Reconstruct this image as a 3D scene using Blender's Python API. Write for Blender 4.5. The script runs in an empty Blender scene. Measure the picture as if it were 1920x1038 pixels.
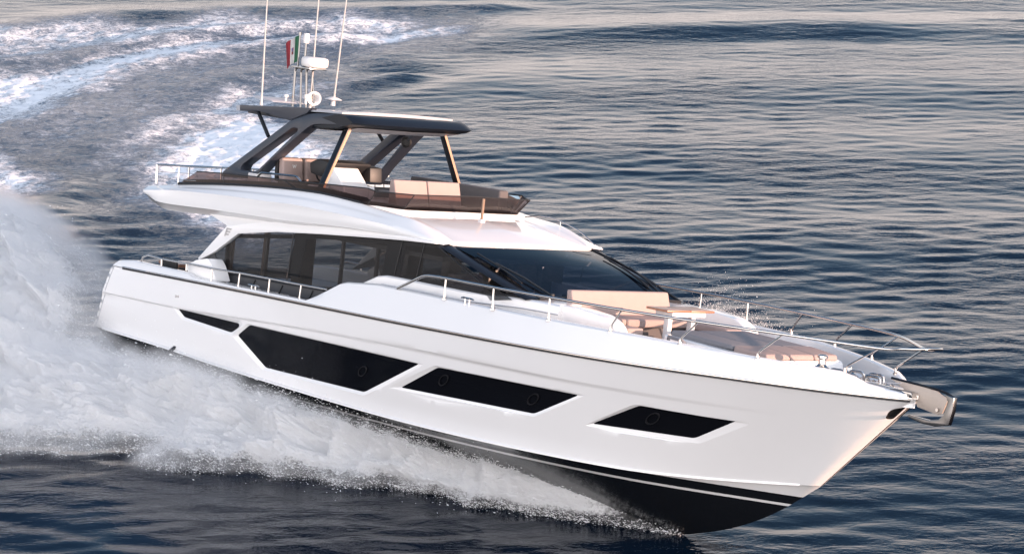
import bpy, bmesh, math, random
import numpy as np
from mathutils import Vector, Matrix
from mathutils.geometry import delaunay_2d_cdt
random.seed(7); RNG = np.random.default_rng(7)
SC = bpy.context.scene
COL = SC.collection

# ------------------------------------------------------------------ camera, sky, sun, exposure
YROT = Matrix((((0.653637, 0.749605, 0.104169), (-0.756443, 0.642829, 0.120684), (0.023503, -0.157682, 0.987210))))
YORG = Vector((14.92, 0.0, -0.668))            # the yacht's forefoot, where the keel meets the water
YM = YROT.to_4x4() @ Matrix.Translation(-YORG) # yacht frame (x forward, y port, z up) -> world

cam = bpy.data.cameras.new("camera")
cam.sensor_width = 36.0; cam.lens = 126.3963
cam.clip_start = 1.0; cam.clip_end = 9000.0
co = bpy.data.objects.new("camera", cam); COL.objects.link(co)
co.location = (-2.9241, -60.3250, 17.3995); co.rotation_euler = (math.radians(90 - 12.0), 0, 0)
SC.camera = co

SUN_EL = math.radians(5.5)
sd = YROT @ Vector((math.cos(math.radians(26)), math.sin(math.radians(26)), 0)); sd.z = 0; sd.normalize()
SUN_DIR = Vector((sd.x*math.cos(SUN_EL), sd.y*math.cos(SUN_EL), math.sin(SUN_EL)))
sun = bpy.data.lights.new("sun", 'SUN'); sun.energy = 3.9; sun.angle = math.radians(0.6); sun.color = (1.0, 0.64, 0.47)
so = bpy.data.objects.new("sun", sun); COL.objects.link(so)
so.rotation_euler = SUN_DIR.to_track_quat('Z', 'Y').to_euler()

W = bpy.data.worlds.new("World"); SC.world = W; W.use_nodes = True
nt = W.node_tree; nt.nodes.clear()
out = nt.nodes.new('ShaderNodeOutputWorld'); bg = nt.nodes.new('ShaderNodeBackground')
sky = nt.nodes.new('ShaderNodeTexSky'); sky.sky_type = 'NISHITA'; sky.sun_disc = False
sky.sun_elevation = SUN_EL; sky.sun_rotation = math.atan2(SUN_DIR.x, SUN_DIR.y)
sky.air_density = 1.0; sky.dust_density = 1.6; sky.ozone_density = 1.6
bg.inputs['Strength'].default_value = 0.15
# thin evening veil: a warm grey belt low over the horizon, cooler higher up
geo = nt.nodes.new('ShaderNodeNewGeometry'); sep = nt.nodes.new('ShaderNodeSeparateXYZ')
nt.links.new(geo.outputs['Incoming'], sep.inputs[0])
neg = nt.nodes.new('ShaderNodeMath'); neg.operation = 'MULTIPLY'; neg.inputs[1].default_value = -1
nt.links.new(sep.outputs['Z'], neg.inputs[0])
rmp = nt.nodes.new('ShaderNodeValToRGB')
rmp.color_ramp.elements[0].position = 0.0; rmp.color_ramp.elements[0].color = (4.4, 3.85, 3.7, 1)
rmp.color_ramp.elements[1].position = 1.0; rmp.color_ramp.elements[1].color = (.34, .58, 1.05, 1)
for p_, c_ in ((.15, (3.9, 3.6, 3.6, 1)), (.20, (2.1, 2.5, 2.95, 1)), (.26, (.72, 1.2, 1.8, 1)), (.34, (.30, .60, 1.1, 1))):
    e_ = rmp.color_ramp.elements.new(p_); e_.color = c_
nt.links.new(neg.outputs[0], rmp.inputs[0])
mx = nt.nodes.new('ShaderNodeMix'); mx.data_type = 'RGBA'; mx.blend_type = 'MIX'; mx.inputs[0].default_value = .92
nt.links.new(sky.outputs[0], mx.inputs[6]); nt.links.new(rmp.outputs[0], mx.inputs[7])
# sky behind the camera raised well above the rest: added fill for the shaded hull
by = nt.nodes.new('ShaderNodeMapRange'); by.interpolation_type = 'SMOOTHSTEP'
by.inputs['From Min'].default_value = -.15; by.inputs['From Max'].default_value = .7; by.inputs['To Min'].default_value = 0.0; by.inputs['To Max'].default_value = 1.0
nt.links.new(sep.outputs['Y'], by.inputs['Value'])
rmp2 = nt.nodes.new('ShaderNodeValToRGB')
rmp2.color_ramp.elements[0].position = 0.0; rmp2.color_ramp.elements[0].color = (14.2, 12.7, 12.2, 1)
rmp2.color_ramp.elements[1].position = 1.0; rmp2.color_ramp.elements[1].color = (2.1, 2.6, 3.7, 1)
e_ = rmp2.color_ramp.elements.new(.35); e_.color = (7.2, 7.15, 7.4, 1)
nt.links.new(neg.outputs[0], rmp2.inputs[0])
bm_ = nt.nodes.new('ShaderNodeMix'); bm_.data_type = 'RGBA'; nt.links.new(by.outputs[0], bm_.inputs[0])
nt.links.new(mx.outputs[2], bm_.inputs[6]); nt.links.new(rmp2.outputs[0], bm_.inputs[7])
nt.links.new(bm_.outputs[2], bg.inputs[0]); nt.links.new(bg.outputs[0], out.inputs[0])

SC.view_settings.view_transform = 'Standard'; SC.view_settings.look = 'None'
SC.view_settings.exposure = 1.3; SC.view_settings.gamma = 1.0
SC.cycles.use_denoising = True
SC.cycles.max_bounces = 12; SC.cycles.transparent_max_bounces = 24; SC.cycles.volume_bounces = 8
SC.cycles.diffuse_bounces = 3; SC.cycles.glossy_bounces = 4; SC.cycles.transmission_bounces = 6
SC.cycles.sample_clamp_indirect = 6.0

# ------------------------------------------------------------------ materials
def newmat(name):
    m = bpy.data.materials.new(name); m.use_nodes = True
    return m, m.node_tree, m.node_tree.nodes['Principled BSDF']
def simple(name, col, rough=.4, metal=0., coat=0., var=.0, scale=4., spec=.5, bump=0., bscale=60.):
    m, t, b = newmat(name)
    b.inputs['Base Color'].default_value = (*col, 1); b.inputs['Roughness'].default_value = rough
    b.inputs['Metallic'].default_value = metal; b.inputs['Coat Weight'].default_value = coat
    b.inputs['Specular IOR Level'].default_value = spec; b.inputs['Coat Roughness'].default_value = .05
    tc = t.nodes.new('ShaderNodeTexCoord')
    if var:
        n = t.nodes.new('ShaderNodeTexNoise'); n.inputs['Scale'].default_value = scale; n.inputs['Detail'].default_value = 6
        t.links.new(tc.outputs['Object'], n.inputs['Vector'])
        r = t.nodes.new('ShaderNodeMapRange'); r.inputs['To Min'].default_value = 1-var; r.inputs['To Max'].default_value = 1+var
        t.links.new(n.outputs['Fac'], r.inputs['Value'])
        x = t.nodes.new('ShaderNodeVectorMath'); x.operation = 'SCALE'; x.inputs[0].default_value = col
        t.links.new(r.outputs[0], x.inputs['Scale']); t.links.new(x.outputs[0], b.inputs['Base Color'])
        r2 = t.nodes.new('ShaderNodeMapRange'); r2.inputs['To Min'].default_value = rough*(1-var); r2.inputs['To Max'].default_value = rough*(1+2*var)
        t.links.new(n.outputs['Fac'], r2.inputs['Value']); t.links.new(r2.outputs[0], b.inputs['Roughness'])
    if bump:
        n2 = t.nodes.new('ShaderNodeTexNoise'); n2.inputs['Scale'].default_value = bscale; n2.inputs['Detail'].default_value = 3
        t.links.new(tc.outputs['Object'], n2.inputs['Vector'])
        bp_ = t.nodes.new('ShaderNodeBump'); bp_.inputs['Strength'].default_value = bump; bp_.inputs['Distance'].default_value = .01
        t.links.new(n2.outputs['Fac'], bp_.inputs['Height']); t.links.new(bp_.outputs[0], b.inputs['Normal'])
    return m
M = {}
M['white'] = simple('white_gelcoat', (.775, .77, .765), .16, coat=.8, var=.03, scale=.8)
M['deckwhite'] = simple('deck_nonskid', (.74, .74, .74), .5, var=.05, scale=3, bump=.15, bscale=90)
M['antifoul'] = simple('black_antifouling', (.008, .009, .011), .18, coat=.3, var=.15, scale=2)
M['black'] = simple('black_paint', (.009, .010, .013), .3, coat=.15, spec=.3, var=.1)
M['navy'] = simple('dark_graphite_paint', (.028, .034, .048), .34, coat=.15, var=.08, scale=3)
M['sunbronze'] = simple('bronze_sun_tone', (.22, .145, .10), .4, metal=.3, var=.08, scale=20)  # on the front pillars this orange base stands in for sunlight
M['roofdark'] = simple('dark_roof_paint', (.007, .010, .016), .42, coat=.0, spec=.3)
M['whip'] = simple('whip_fibreglass', (.42, .40, .385), .4)
M['maststeel'] = simple('mast_steel', (.21, .205, .20), .18, metal=1.)
M['ring'] = simple('porthole_gasket', (.011, .011, .013), .5, spec=.08)
M['rubber'] = simple('black_rubber', (.012, .012, .013), .5)
M['steel'] = simple('polished_steel', (.60, .57, .54), .12, metal=1., var=.06, scale=9)
M['cushion'] = simple('beige_cushion', (.34, .265, .245), .75, var=.06, scale=5, bump=.25, bscale=140, spec=.2)
M['grey_cushion'] = simple('grey_cushion', (.195, .195, .21), .8, var=.07, scale=4, bump=.3, bscale=140, spec=.2)
M['dark_cushion'] = simple('dark_taupe_cushion', (.11, .10, .10), .75, var=.08, scale=4, bump=.3, bscale=140, spec=.2)
M['plastic'] = simple('white_plastic', (.66, .64, .63), .35, var=.03)
M['grey'] = simple('grey_paint', (.36, .37, .40), .35, var=.05)
M['dgrey'] = simple('dark_grey_panel', (.045, .047, .052), .4, var=.1)
M['red'] = simple('flag_red', (.20, .012, .02), .8); M['green'] = simple('flag_green', (.012, .085, .04), .8); M['fwhite'] = simple('flag_white', (.42, .41, .40), .8)
M['gold'] = simple('flag_gold', (.5, .33, .06), .7); M['blue'] = simple('flag_blue', (.03, .07, .25), .7)
M['grey_plate'] = simple('hardtop_grey', (.30, .32, .36), .3, coat=.4, var=.03)
M['brushed'] = simple('brushed_steel', (.47, .40, .345), .42, metal=.35, var=.08, scale=20)
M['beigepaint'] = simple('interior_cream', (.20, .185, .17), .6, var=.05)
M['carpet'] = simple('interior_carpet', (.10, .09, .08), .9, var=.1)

def wood(name, a, b_, sc=(1.5, 14, 14), rough=.35):
    m, t, b = newmat(name)
    tc = t.nodes.new('ShaderNodeTexCoord'); mp = t.nodes.new('ShaderNodeMapping'); mp.inputs['Scale'].default_value = sc
    n = t.nodes.new('ShaderNodeTexNoise'); n.inputs['Scale'].default_value = 3; n.inputs['Detail'].default_value = 8; n.inputs['Distortion'].default_value = .6
    r = t.nodes.new('ShaderNodeValToRGB'); r.color_ramp.elements[0].color = (*a, 1); r.color_ramp.elements[1].color = (*b_, 1)
    r.color_ramp.elements[0].position = .3; r.color_ramp.elements[1].position = .7
    t.links.new(tc.outputs['Object'], mp.inputs[0]); t.links.new(mp.outputs[0], n.inputs['Vector']); t.links.new(n.outputs['Fac'], r.inputs[0])
    t.links.new(r.outputs[0], b.inputs['Base Color']); b.inputs['Roughness'].default_value = rough; b.inputs['Coat Weight'].default_value = .3
    return m
M['teak'] = wood('varnished_teak', (.20, .09, .05), (.34, .165, .095))
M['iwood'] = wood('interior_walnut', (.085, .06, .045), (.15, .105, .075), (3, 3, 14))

def glass(name, tint, base, rough=.02, ior=1.5):
    """tinted sheet glass: what passes through is darkened, the surface mirrors the sky by Fresnel"""
    m, t, b = newmat(name); t.nodes.remove(b)
    o = t.nodes['Material Output']
    tr = t.nodes.new('ShaderNodeBsdfTransparent'); tr.inputs[0].default_value = (*tint, 1)
    df = t.nodes.new('ShaderNodeBsdfDiffuse'); df.inputs[0].default_value = (*base, 1)
    ad = t.nodes.new('ShaderNodeAddShader'); t.links.new(tr.outputs[0], ad.inputs[0]); t.links.new(df.outputs[0], ad.inputs[1])
    gl = t.nodes.new('ShaderNodeBsdfGlossy'); gl.inputs['Roughness'].default_value = rough
    fr = t.nodes.new('ShaderNodeFresnel'); fr.inputs[0].default_value = ior
    mxs = t.nodes.new('ShaderNodeMixShader'); t.links.new(fr.outputs[0], mxs.inputs[0]); t.links.new(ad.outputs[0], mxs.inputs[1]); t.links.new(gl.outputs[0], mxs.inputs[2])
    t.links.new(mxs.outputs[0], o.inputs[0])
    return m
M['glass'] = glass('tinted_saloon_glass', (.52, .53, .54), (.008, .0084, .009), ior=1.15)
M['wglass'] = glass('dark_windscreen_glass', (.22, .26, .36), (.0015, .0022, .004), ior=1.2)
M['hglass'] = glass('black_hull_glass', (.02, .02, .02), (.0045, .005, .007), ior=1.21)
M['fglass'] = glass('smoked_acrylic', (.24, .17, .16), (.010, .008, .008), ior=1.35)

# ------------------------------------------------------------------ mesh helpers
class MB:
    def __init__(s): s.v = []; s.f = []; s.mi = []; s.cur = 0
    def add(s, vs, fs):
        o = len(s.v); s.v += [tuple(map(float, p)) for p in vs]; s.f += [tuple(i+o for i in f) for f in fs]; s.mi += [s.cur]*len(fs)
        return s
    def box(s, a, b):
        (x0, y0, z0), (x1, y1, z1) = a, b
        return s.add([(x0,y0,z0),(x1,y0,z0),(x1,y1,z0),(x0,y1,z0),(x0,y0,z1),(x1,y0,z1),(x1,y1,z1),(x0,y1,z1)],
                     [(0,3,2,1),(4,5,6,7),(0,1,5,4),(1,2,6,5),(2,3,7,6),(3,0,4,7)])
    def hexa(s, p):   # 8 corners, bottom loop then top loop
        return s.add(p, [(0,3,2,1),(4,5,6,7),(0,1,5,4),(1,2,6,5),(2,3,7,6),(3,0,4,7)])
    def prism(s, loop, d):   # loop of 3D points pushed along vector d
        n = len(loop); d = Vector(d)
        vs = [Vector(p) for p in loop] + [Vector(p)+d for p in loop]
        return s.add(vs, [tuple(range(n)), tuple(range(2*n-1, n-1, -1))] + [(i, n+i, n+(i+1) % n, (i+1) % n) for i in range(n)])
    def grid(s, rows, closed=False):
        n = len(rows[0]); vs = [p for r in rows for p in r]; fs = []
        for i in range(len(rows)-1):
            for j in range(n if closed else n-1):
                fs.append((i*n+j, i*n+(j+1) % n, (i+1)*n+(j+1) % n, (i+1)*n+j))
        return s.add(vs, fs)
    def tube(s, pts, r, n=8, cap=True):
        pts = [Vector(p) for p in pts]; rows = []
        rr = r if isinstance(r, (list, tuple)) else [r]*len(pts)
        up = None
        for i, p in enumerate(pts):
            a = pts[max(i-1, 0)]; b = pts[min(i+1, len(pts)-1)]; d = (b-a).normalized()
            if up is None: up = Vector((0,0,1)) if abs(d.z) < .9 else Vector((1,0,0))
            u = d.cross(up).normalized(); w = u.cross(d).normalized(); up = w
            rows.append([p + (u*math.cos(t)+w*math.sin(t))*rr[i] for t in [2*math.pi*k/n for k in range(n)]])
        o = len(s.v); s.grid(rows, True)
        if cap:
            s.f += [tuple(o+k for k in range(n-1, -1, -1)), tuple(o+(len(pts)-1)*n+k for k in range(n))]; s.mi += [s.cur]*2
        return s
    def lathe(s, c, axis, prof, n=20):   # prof: (radius, height along axis)
        c = Vector(c); a = Vector(axis).normalized(); u = a.orthogonal().normalized(); w = a.cross(u)
        rows = [[c + a*h + (u*math.cos(t)+w*math.sin(t))*max(r, 1e-4) for t in [2*math.pi*k/n for k in range(n)]] for r, h in prof]
        return s.grid(rows, True)
    def mirror(s):
        o = len(s.v); s.v += [(x, -y, z) for x, y, z in s.v]; k = len(s.f)
        s.f += [tuple(i+o for i in reversed(f)) for f in s.f]; s.mi += s.mi[:k]
        return s
    def build(s, name, mat, parent=None, smooth=35, bevel=0, seg=2, label=None):
        me = bpy.data.meshes.new(name); me.from_pydata(s.v, [], s.f)
        mats = mat if isinstance(mat, (list, tuple)) else [mat]
        for m in mats: me.materials.append(m)
        if len(mats) > 1: me.polygons.foreach_set('material_index', s.mi)
        bm = bmesh.new(); bm.from_mesh(me)
        bmesh.ops.remove_doubles(bm, verts=bm.verts, dist=1e-5)
        bmesh.ops.recalc_face_normals(bm, faces=bm.faces)
        if bevel:
            es = [e for e in bm.edges if len(e.link_faces) == 2 and e.calc_face_angle(0) > math.radians(28)]
            bmesh.ops.bevel(bm, geom=es, offset=bevel, offset_type='OFFSET', segments=seg, profile=.6, affect='EDGES', clamp_overlap=True)
        if smooth:
            for f in bm.faces: f.smooth = True
            for e in bm.edges:
                if len(e.link_faces) == 2 and e.calc_face_angle(0) > math.radians(smooth): e.smooth = False
        bm.to_mesh(me); bm.free()
        o = bpy.data.objects.new(name, me); COL.objects.link(o)
        if parent: o.parent = parent
        else: o.matrix_world = YM
        if label: o['label'] = label
        return o
def tag(o, label, cat, group=None, kind=None):
    o['label'] = label; o['category'] = cat
    if group: o['group'] = group
    if kind: o['kind'] = kind
    return o
def ypos(p, y): return (p[0], y, p[2])
def mir(p): return (p[0], -p[1], p[2])
def yempty(name, label, cat, loc=(0, 0, 0)):
    o = bpy.data.objects.new(name, None); COL.objects.link(o); o.matrix_world = YM @ Matrix.Translation(loc)
    return tag(o, label, cat)
def arc(p0, p1, p2, n=6):   # quadratic curve through a corner
    p0, p1, p2 = Vector(p0), Vector(p1), Vector(p2)
    return [p0*(1-t)**2 + p1*2*t*(1-t) + p2*t*t for t in [k/n for k in range(n+1)]]
def fillet(pts, r=.08, n=4):
    pts = [Vector(p) for p in pts]; o = [pts[0]]
    for a, b, c in zip(pts, pts[1:], pts[2:]):
        o += arc(b + (a-b).normalized()*min(r, (a-b).length*.45), b, b + (c-b).normalized()*min(r, (c-b).length*.45), n)
    return o + [pts[-1]]
def roundpoly(pts, r=.05, n=3):
    pts = [Vector(p) for p in pts]; o = []; k = len(pts)
    for i in range(k):
        a, b, c = pts[i-1], pts[i], pts[(i+1) % k]
        o += arc(b + (a-b).normalized()*min(r, (a-b).length*.4), b, b + (c-b).normalized()*min(r, (c-b).length*.4), n)
    return o

KZ = [-0.95, -0.92, -0.88, -0.8, -0.668, -0.529, -0.335, -0.082, 0.255, 0.446, 0.762]
CS = [0.56, 0.593, 0.665, 0.728, 0.762, 0.745, 0.728, 0.72]
def sm(x, xs, ys):
    xs = np.asarray(xs, float); ys = np.asarray(ys, float)
    h = np.diff(xs); d = np.diff(ys) / h
    m = np.zeros_like(ys); m[0] = d[0]; m[-1] = d[-1]
    for i in range(1, len(xs) - 1):
        if d[i-1] * d[i] > 0:
            w1 = 2*h[i] + h[i-1]; w2 = h[i] + 2*h[i-1]
            m[i] = (w1 + w2) / (w1/d[i-1] + w2/d[i])
    x = np.clip(np.asarray(x, float), xs[0], xs[-1])
    i = np.clip(np.searchsorted(xs, x) - 1, 0, len(xs) - 2)
    t = (x - xs[i]) / h[i]
    return ((1+2*t)*(1-t)**2*ys[i] + t*(1-t)**2*h[i]*m[i] + t*t*(3-2*t)*ys[i+1] + t*t*(t-1)*h[i]*m[i+1])

def rub_hb(x): return sm(x, [0,1,3,5,8,10,12,13.5,15,16.3,17.6,18.5,19,19.5,19.8,19.93,20], [2.47,2.52,2.6,2.66,2.7,2.7,2.68,2.58,2.36,2.04,1.55,1.1,.825,.52,.305,.175,.015])
def rub_z(x): return sm(x, [0,1.2,4,6,7.7,10,11.8,13.8,15.3,17.45,18.6,20], [2.08,2.11,2.18,2.22,2.25,2.29,2.33,2.37,2.40,2.45,2.465,2.5])
def chine_hb(x): return sm(x, [0,4,8,10,12,14,15,16,17,17.5,17.85,18.05,18.13], [2.3,2.35,2.38,2.35,2.2,1.85,1.55,1.12,.62,.385,.225,.12,.01])
def chine_z(x): return sm(x, [0,.7,2.76,3.97,6.9,9.7,11.6,14.8,15.5,16.2,17.27,18.13], [.80,.78,.72,.66,.57,.51,.50,.515,.535,.575,.67,.765])
def keel_z(x): return sm(x, [0,8,11,13,14.9,15.5,16.13,16.74,17.37,17.66,18.13], KZ)
def crease_s(q): return sm(q, [0,.137,.248,.377,.536,.731,.88,1], CS)
def side(q, s):
    """starboard topside: q 0 transom .. 1 stem, s 0 chine .. 1 rubrail; arrays allowed"""
    q = np.asarray(q, float); s = np.asarray(s, float)
    xc = 18.13*q; xr = .75 + 19.25*q
    yc = chine_hb(xc); zc = chine_z(xc); yr = rub_hb(xr); zr = rub_z(xr)
    x = xc + (xr-xc)*s
    z = zc + (zr-zc)*s
    fl = sm(q, [0,.5,.7,.85,.95,1], [.16,.14,.0,-.16,-.10,0])
    y = yc + (yr-yc)*s + fl*s*(1-s)
    st = np.clip((s - crease_s(q))/.03 + .5, 0, 1); st = st*st*(3-2*st)
    y = y + .035*(st-1)*np.clip((.93-q)/.25, 0, 1)*np.clip(s*8,0,1)
    return np.stack([x, -np.maximum(y, .004), z], -1)

# ================================================================== the yacht
yacht = yempty('yacht', 'large white motor yacht with black hull windows turning at speed through the sea', 'yacht', (0, 0, 0))

# ---- topsides: one sheet with the window openings cut through it
HWIN = [
  ('hull_window', [(0.1383, 0.5772), (0.2457, 0.5931), (0.2482, 0.5499), (0.2392, 0.4538), (0.1534, 0.4869)],
                  [(0.1298, 0.5941), (0.2482, 0.6359), (0.2535, 0.6032), (0.2437, 0.4185), (0.1526, 0.4512)], 'hglass'),
  ('hull_window', [(0.2634, 0.6059), (0.5308, 0.6198), (0.4742, 0.1869), (0.3125, 0.1457), (0.2502, 0.4412)],
                  [(0.2597, 0.6257), (0.5388, 0.6319), (0.4777, 0.1588), (0.3104, 0.1167), (0.2430, 0.4242)], 'hglass'),
  ('hull_window', [(0.5577, 0.6267), (0.7354, 0.6214), (0.7001, 0.3621), (0.5218, 0.3340)],
                  [(0.5525, 0.6442), (0.7424, 0.6382), (0.7030, 0.3424), (0.5054, 0.3087)], 'hglass'),
  ('hull_window', [(0.7998, 0.6185), (0.8912, 0.6047), (0.8669, 0.3785), (0.7658, 0.3711)],
                  [(0.7943, 0.6285), (0.9034, 0.5990), (0.8744, 0.3424), (0.7598, 0.3498)], 'hglass'),
  ('hawse_pocket', [(.9950,.83), (.9942,.86), (.9943,.885), (.9955,.905), (.9975,.918), (.9993,.925), (.9993,.80), (.9985,.787), (.9970,.790), (.9957,.803)], None, 'rubber'),
]
QSC, SSC = 19.0, 1.8
def rpoly2(pts, r=.06):
    p3 = roundpoly([(p[0]*QSC, p[1]*SSC, 0) for p in pts], r, 3)
    return [(p.x, p.y) for p in p3]
def hp(x, y, sgn=1, off=0.):
    q = x/QSC; s = y/SSC
    p = side(q, s)
    if off:
        a = side(min(q+.002, 1), s) - side(max(q-.002, 0), s); b = side(q, min(s+.01, 1)) - side(q, max(s-.01, 0))
        n = np.cross(a, b); n /= np.linalg.norm(n)
        if n[1] > 0: n = -n
        p = p + n*off
    return Vector((p[0], p[1]*sgn, p[2]))
def inside(px, py, poly):
    c = False; j = len(poly)-1
    for i in range(len(poly)):
        (xi, yi), (xj, yj) = poly[i], poly[j]
        if (yi > py) != (yj > py) and px < (xj-xi)*(py-yi)/(yj-yi)+xi: c = not c
        j = i
    return c
outers = []; inners = []
for nm, inn, outp, mt in HWIN:
    if nm == 'hawse_pocket':
        o = [(p[0]*QSC, p[1]*SSC) for p in inn]; o = rpoly2(inn, .02)
        outers.append(o); inners.append(o)
    else:
        outers.append(rpoly2(outp, .05)); inners.append(rpoly2(inn, .06))
gx = np.concatenate([np.arange(0, .9*QSC, .10), np.linspace(.9*QSC, .985*QSC, 30)[:-1], QSC*(1-.015*(np.linspace(1, 0, 24)**1.8))])
gy = np.unique(np.concatenate([np.linspace(0, SSC, 22), np.arange(.56*SSC, .78*SSC, .03)]))
gp = []; ng = len(gx)*len(gy)
for x in gx:
    for y in gy: gp.append((float(x), float(y)))
cn = []
allp = []
for (x, y) in gp:
    if not any(inside(x, y, o) for o in outers): allp.append((x, y))
bnd = [(0, float(y)) for y in gy]
edges = []
for o in outers:
    b0 = len(allp); allp += o
    edges += [(b0+i, b0+(i+1) % len(o)) for i in range(len(o))]
res = delaunay_2d_cdt([Vector(p) for p in allp], edges, [], 0, 1e-6)
tv, tf = res[0], res[2]
tf = [f for f in tf if not any(inside(sum(tv[i].x for i in f)/3, sum(tv[i].y for i in f)/3, o) for o in outers)]
P = side(np.array([p.x for p in tv])/QSC, np.array([p.y for p in tv])/SSC)
hull = MB(); hull.add(P, tf); hull.mirror()
# transom
tr = [side(0, s) for s in np.linspace(0, 1, 8)]
hull.grid([[p, (p[0]+.02, 0, p[2]), mir(p)] for p in tr])
hullo = hull.build('hull', M['white'], yacht, smooth=30)

for (nm, inn, outp, mt), o, i_ in zip(HWIN, outers, inners):
    for sgn in (1, -1):
        if nm == 'hawse_pocket':
            b = MB(); n = len(o); c = [hp(x, y, sgn, -.05) for x, y in o]; r = [hp(x, y, sgn, 0) for x, y in o]
            b.add(r + c, [tuple(range(n, 2*n))] + [(k, (k+1) % n, n+(k+1) % n, n+k) for k in range(n)])
            b.build('hawse_pocket', M['rubber'], yacht, smooth=0)
            continue
        pane = MB(); c = [hp(x, y, sgn, -.035) for x, y in i_]
        res = delaunay_2d_cdt([Vector(p) for p in i_], [(k, (k+1) % len(i_)) for k in range(len(i_))], [], 1, 1e-6)
        pane.add([hp(p.x, p.y, sgn, -.035) for p in res[0]], res[2])
        w = pane.build('hull_window', M['hglass'], yacht, smooth=60)
        fr = MB(); n = len(o); m_ = len(i_)
        # bevelled surround from the skin down to the pane; outer and inner outlines have the same count
        if n == m_:
            fr.add([hp(x, y, sgn, 0) for x, y in o] + [hp(x, y, sgn, -.030) for x, y in i_] + [hp(x, y, sgn, -.040) for x, y in i_],
                   [(k, (k+1) % n, n+(k+1) % n, n+k) for k in range(n)] + [(n+k, n+(k+1) % n, 2*n+(k+1) % n, 2*n+k) for k in range(n)])
        fr.build('window_surround', M['white'], w, smooth=25)
        q0 = np.mean([p[0] for p in inn]); 
        holes = {1: [(0.4584, 0.4043)], 2: [(0.5728, 0.5079), (0.6897, 0.5004)], 3: [(0.8192, 0.5113)]}.get(outers.index(o), [])
        for hq in holes:
            cx, cy = hq[0]*QSC, hq[1]*SSC
            ring = MB(); rows = []
            for rad, off in ((.115, -.031), (.108, -.022), (.094, -.022), (.088, -.031)):
                rows.append([hp(cx+rad*math.cos(t)*1.0, cy+rad*math.sin(t)*1.0, sgn, off) for t in [2*math.pi*k/24 for k in range(24)]])
            ring.grid(rows, True).build('porthole_ring', M['ring'], w)

# ---- bottom: chine flat, black antifouling, white boot stripe
bot = MB(); rows = []
qs = np.concatenate([np.linspace(0, .8, 41), np.linspace(.8, 1, 40)[1:]])
for q in qs:
    xc = 18.13*q; yc = float(chine_hb(xc)); zc = float(chine_z(xc)); zk = float(keel_z(xc)); 
    yi = max(yc-.07*min(1, yc/.3), .004)
    r = [(xc, -yc, zc), (xc, -yi, zc-.006)]
    for t in np.linspace(0, 1, 14)[1:]:
        bul = (.06 if q < .8 else .06*(1-q)/.2)*math.sin(math.pi*t)
        r.append((xc, -yi*(1-t)-.0005, (zc-.006)*(1-t)**1.0 + zk*t - bul*(0.6)))
    rows.append(r)
bot.grid(rows); bot.mirror()
bo = bot.build('hull_bottom', [M['white'], M['antifoul'], M['white']], hullo, smooth=30)
bm = bmesh.new(); bm.from_mesh(bo.data)
for zc_ in (.50, .338, .292):
    bmesh.ops.bisect_plane(bm, geom=bm.verts[:]+bm.edges[:]+bm.faces[:], plane_co=(0, 0, zc_), plane_no=(0, 0, 1), dist=1e-5)
for f in bm.faces:
    c = f.calc_center_median()
    f.material_index = 0 if (c.z > .5 and c.x > 14.9) else (2 if (.292 < c.z < .338 and c.x > 6) else 1)
bm.to_mesh(bo.data); bm.free()
# spray rail shadow lip along the chine forward
ch = MB(); rows = []
for q in np.linspace(.02, .985, 90):
    p = side(q, 0.); xc, yc, zc = p; k = min(1, abs(yc)/.4)
    rows.append([(xc, yc+.01, zc+.05*k), (xc, yc-.035*k, zc+.012), (xc, yc-.035*k, zc-.008), (xc, yc+.03, zc-.008)])
ch.grid(rows).mirror().build('spray_rail', M['white'], hullo)

# ---- rubrail: black strip with a polished insert, following the sheer
def sheer(x, off=0., dz=0.): return (x, -float(rub_hb(x))-off, float(rub_z(x))+dz)
xs_r = np.concatenate([np.linspace(1.15, 17, 70), np.linspace(17, 19.97, 36)[1:]])
rr = MB(); st = MB()
rows = []; rows2 = []
for x in xs_r:
    h = float(rub_hb(x)); z = float(rub_z(x)); k = min(1, h/.1)
    rows.append([(x, -h+.01, z+.018), (x, -h-.016*k, z+.014), (x, -h-.016*k, z-.022), (x, -h+.01, z-.026)])
    rows2.append([(x, -h-.014*k, z+.034), (x, -h-.026*k, z+.026), (x, -h-.026*k, z+.016), (x, -h-.010*k, z+.014), (x, -h+.01, z+.03)])
rr.grid(rows).mirror().build('rubrail', M['rubber'], yacht)
st.grid(rows2).mirror().build('rubrail_insert', M['steel'], yacht)

# ---- bulwark
def bul_top(x): return float(np.interp(x, [.8,.9,1.4,3.15,3.32,3.5,3.72,4.0,7.2,7.45,8.0,8.15,9,12,15.5,17.8,18.9,19.12,19.32,19.6,19.98],
     [2.14,2.24,2.30,2.315,2.31,2.27,2.25,2.26,2.325,2.44,2.75,2.79,2.87,2.89,2.90,2.855,2.825,2.77,2.69,2.645,2.60]))
bw = MB(); rows = []
for x in np.unique(np.concatenate([np.linspace(.78, 3.2, 20), np.linspace(3.2, 4.1, 16), np.linspace(4.1, 7.2, 20), np.linspace(7.2, 8.3, 24), np.linspace(8.3, 18.9, 60), np.linspace(18.9, 19.98, 26)])):
    h = float(rub_hb(x)); z = float(rub_z(x)); zt = bul_top(x); hh = zt-z
    ti = min(.17*hh/.5, h*.5); th = min(.11, h*.35)
    zin = z-.12
    rows.append([(x, -h, z+.014), (x, -h+ti*.35, z+hh*.45), (x, -h+ti*.9, zt-.03*min(1,hh/.2)), (x, -h+ti*1.0+.02, zt-.006), (x, -h+ti+.05, zt), (x, -h+ti+th, zt), (x, -h+ti+th+.03, zt-.03), (x, -h+ti+th+.03, zin)])
bw.grid(rows); bw.mirror()
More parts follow.
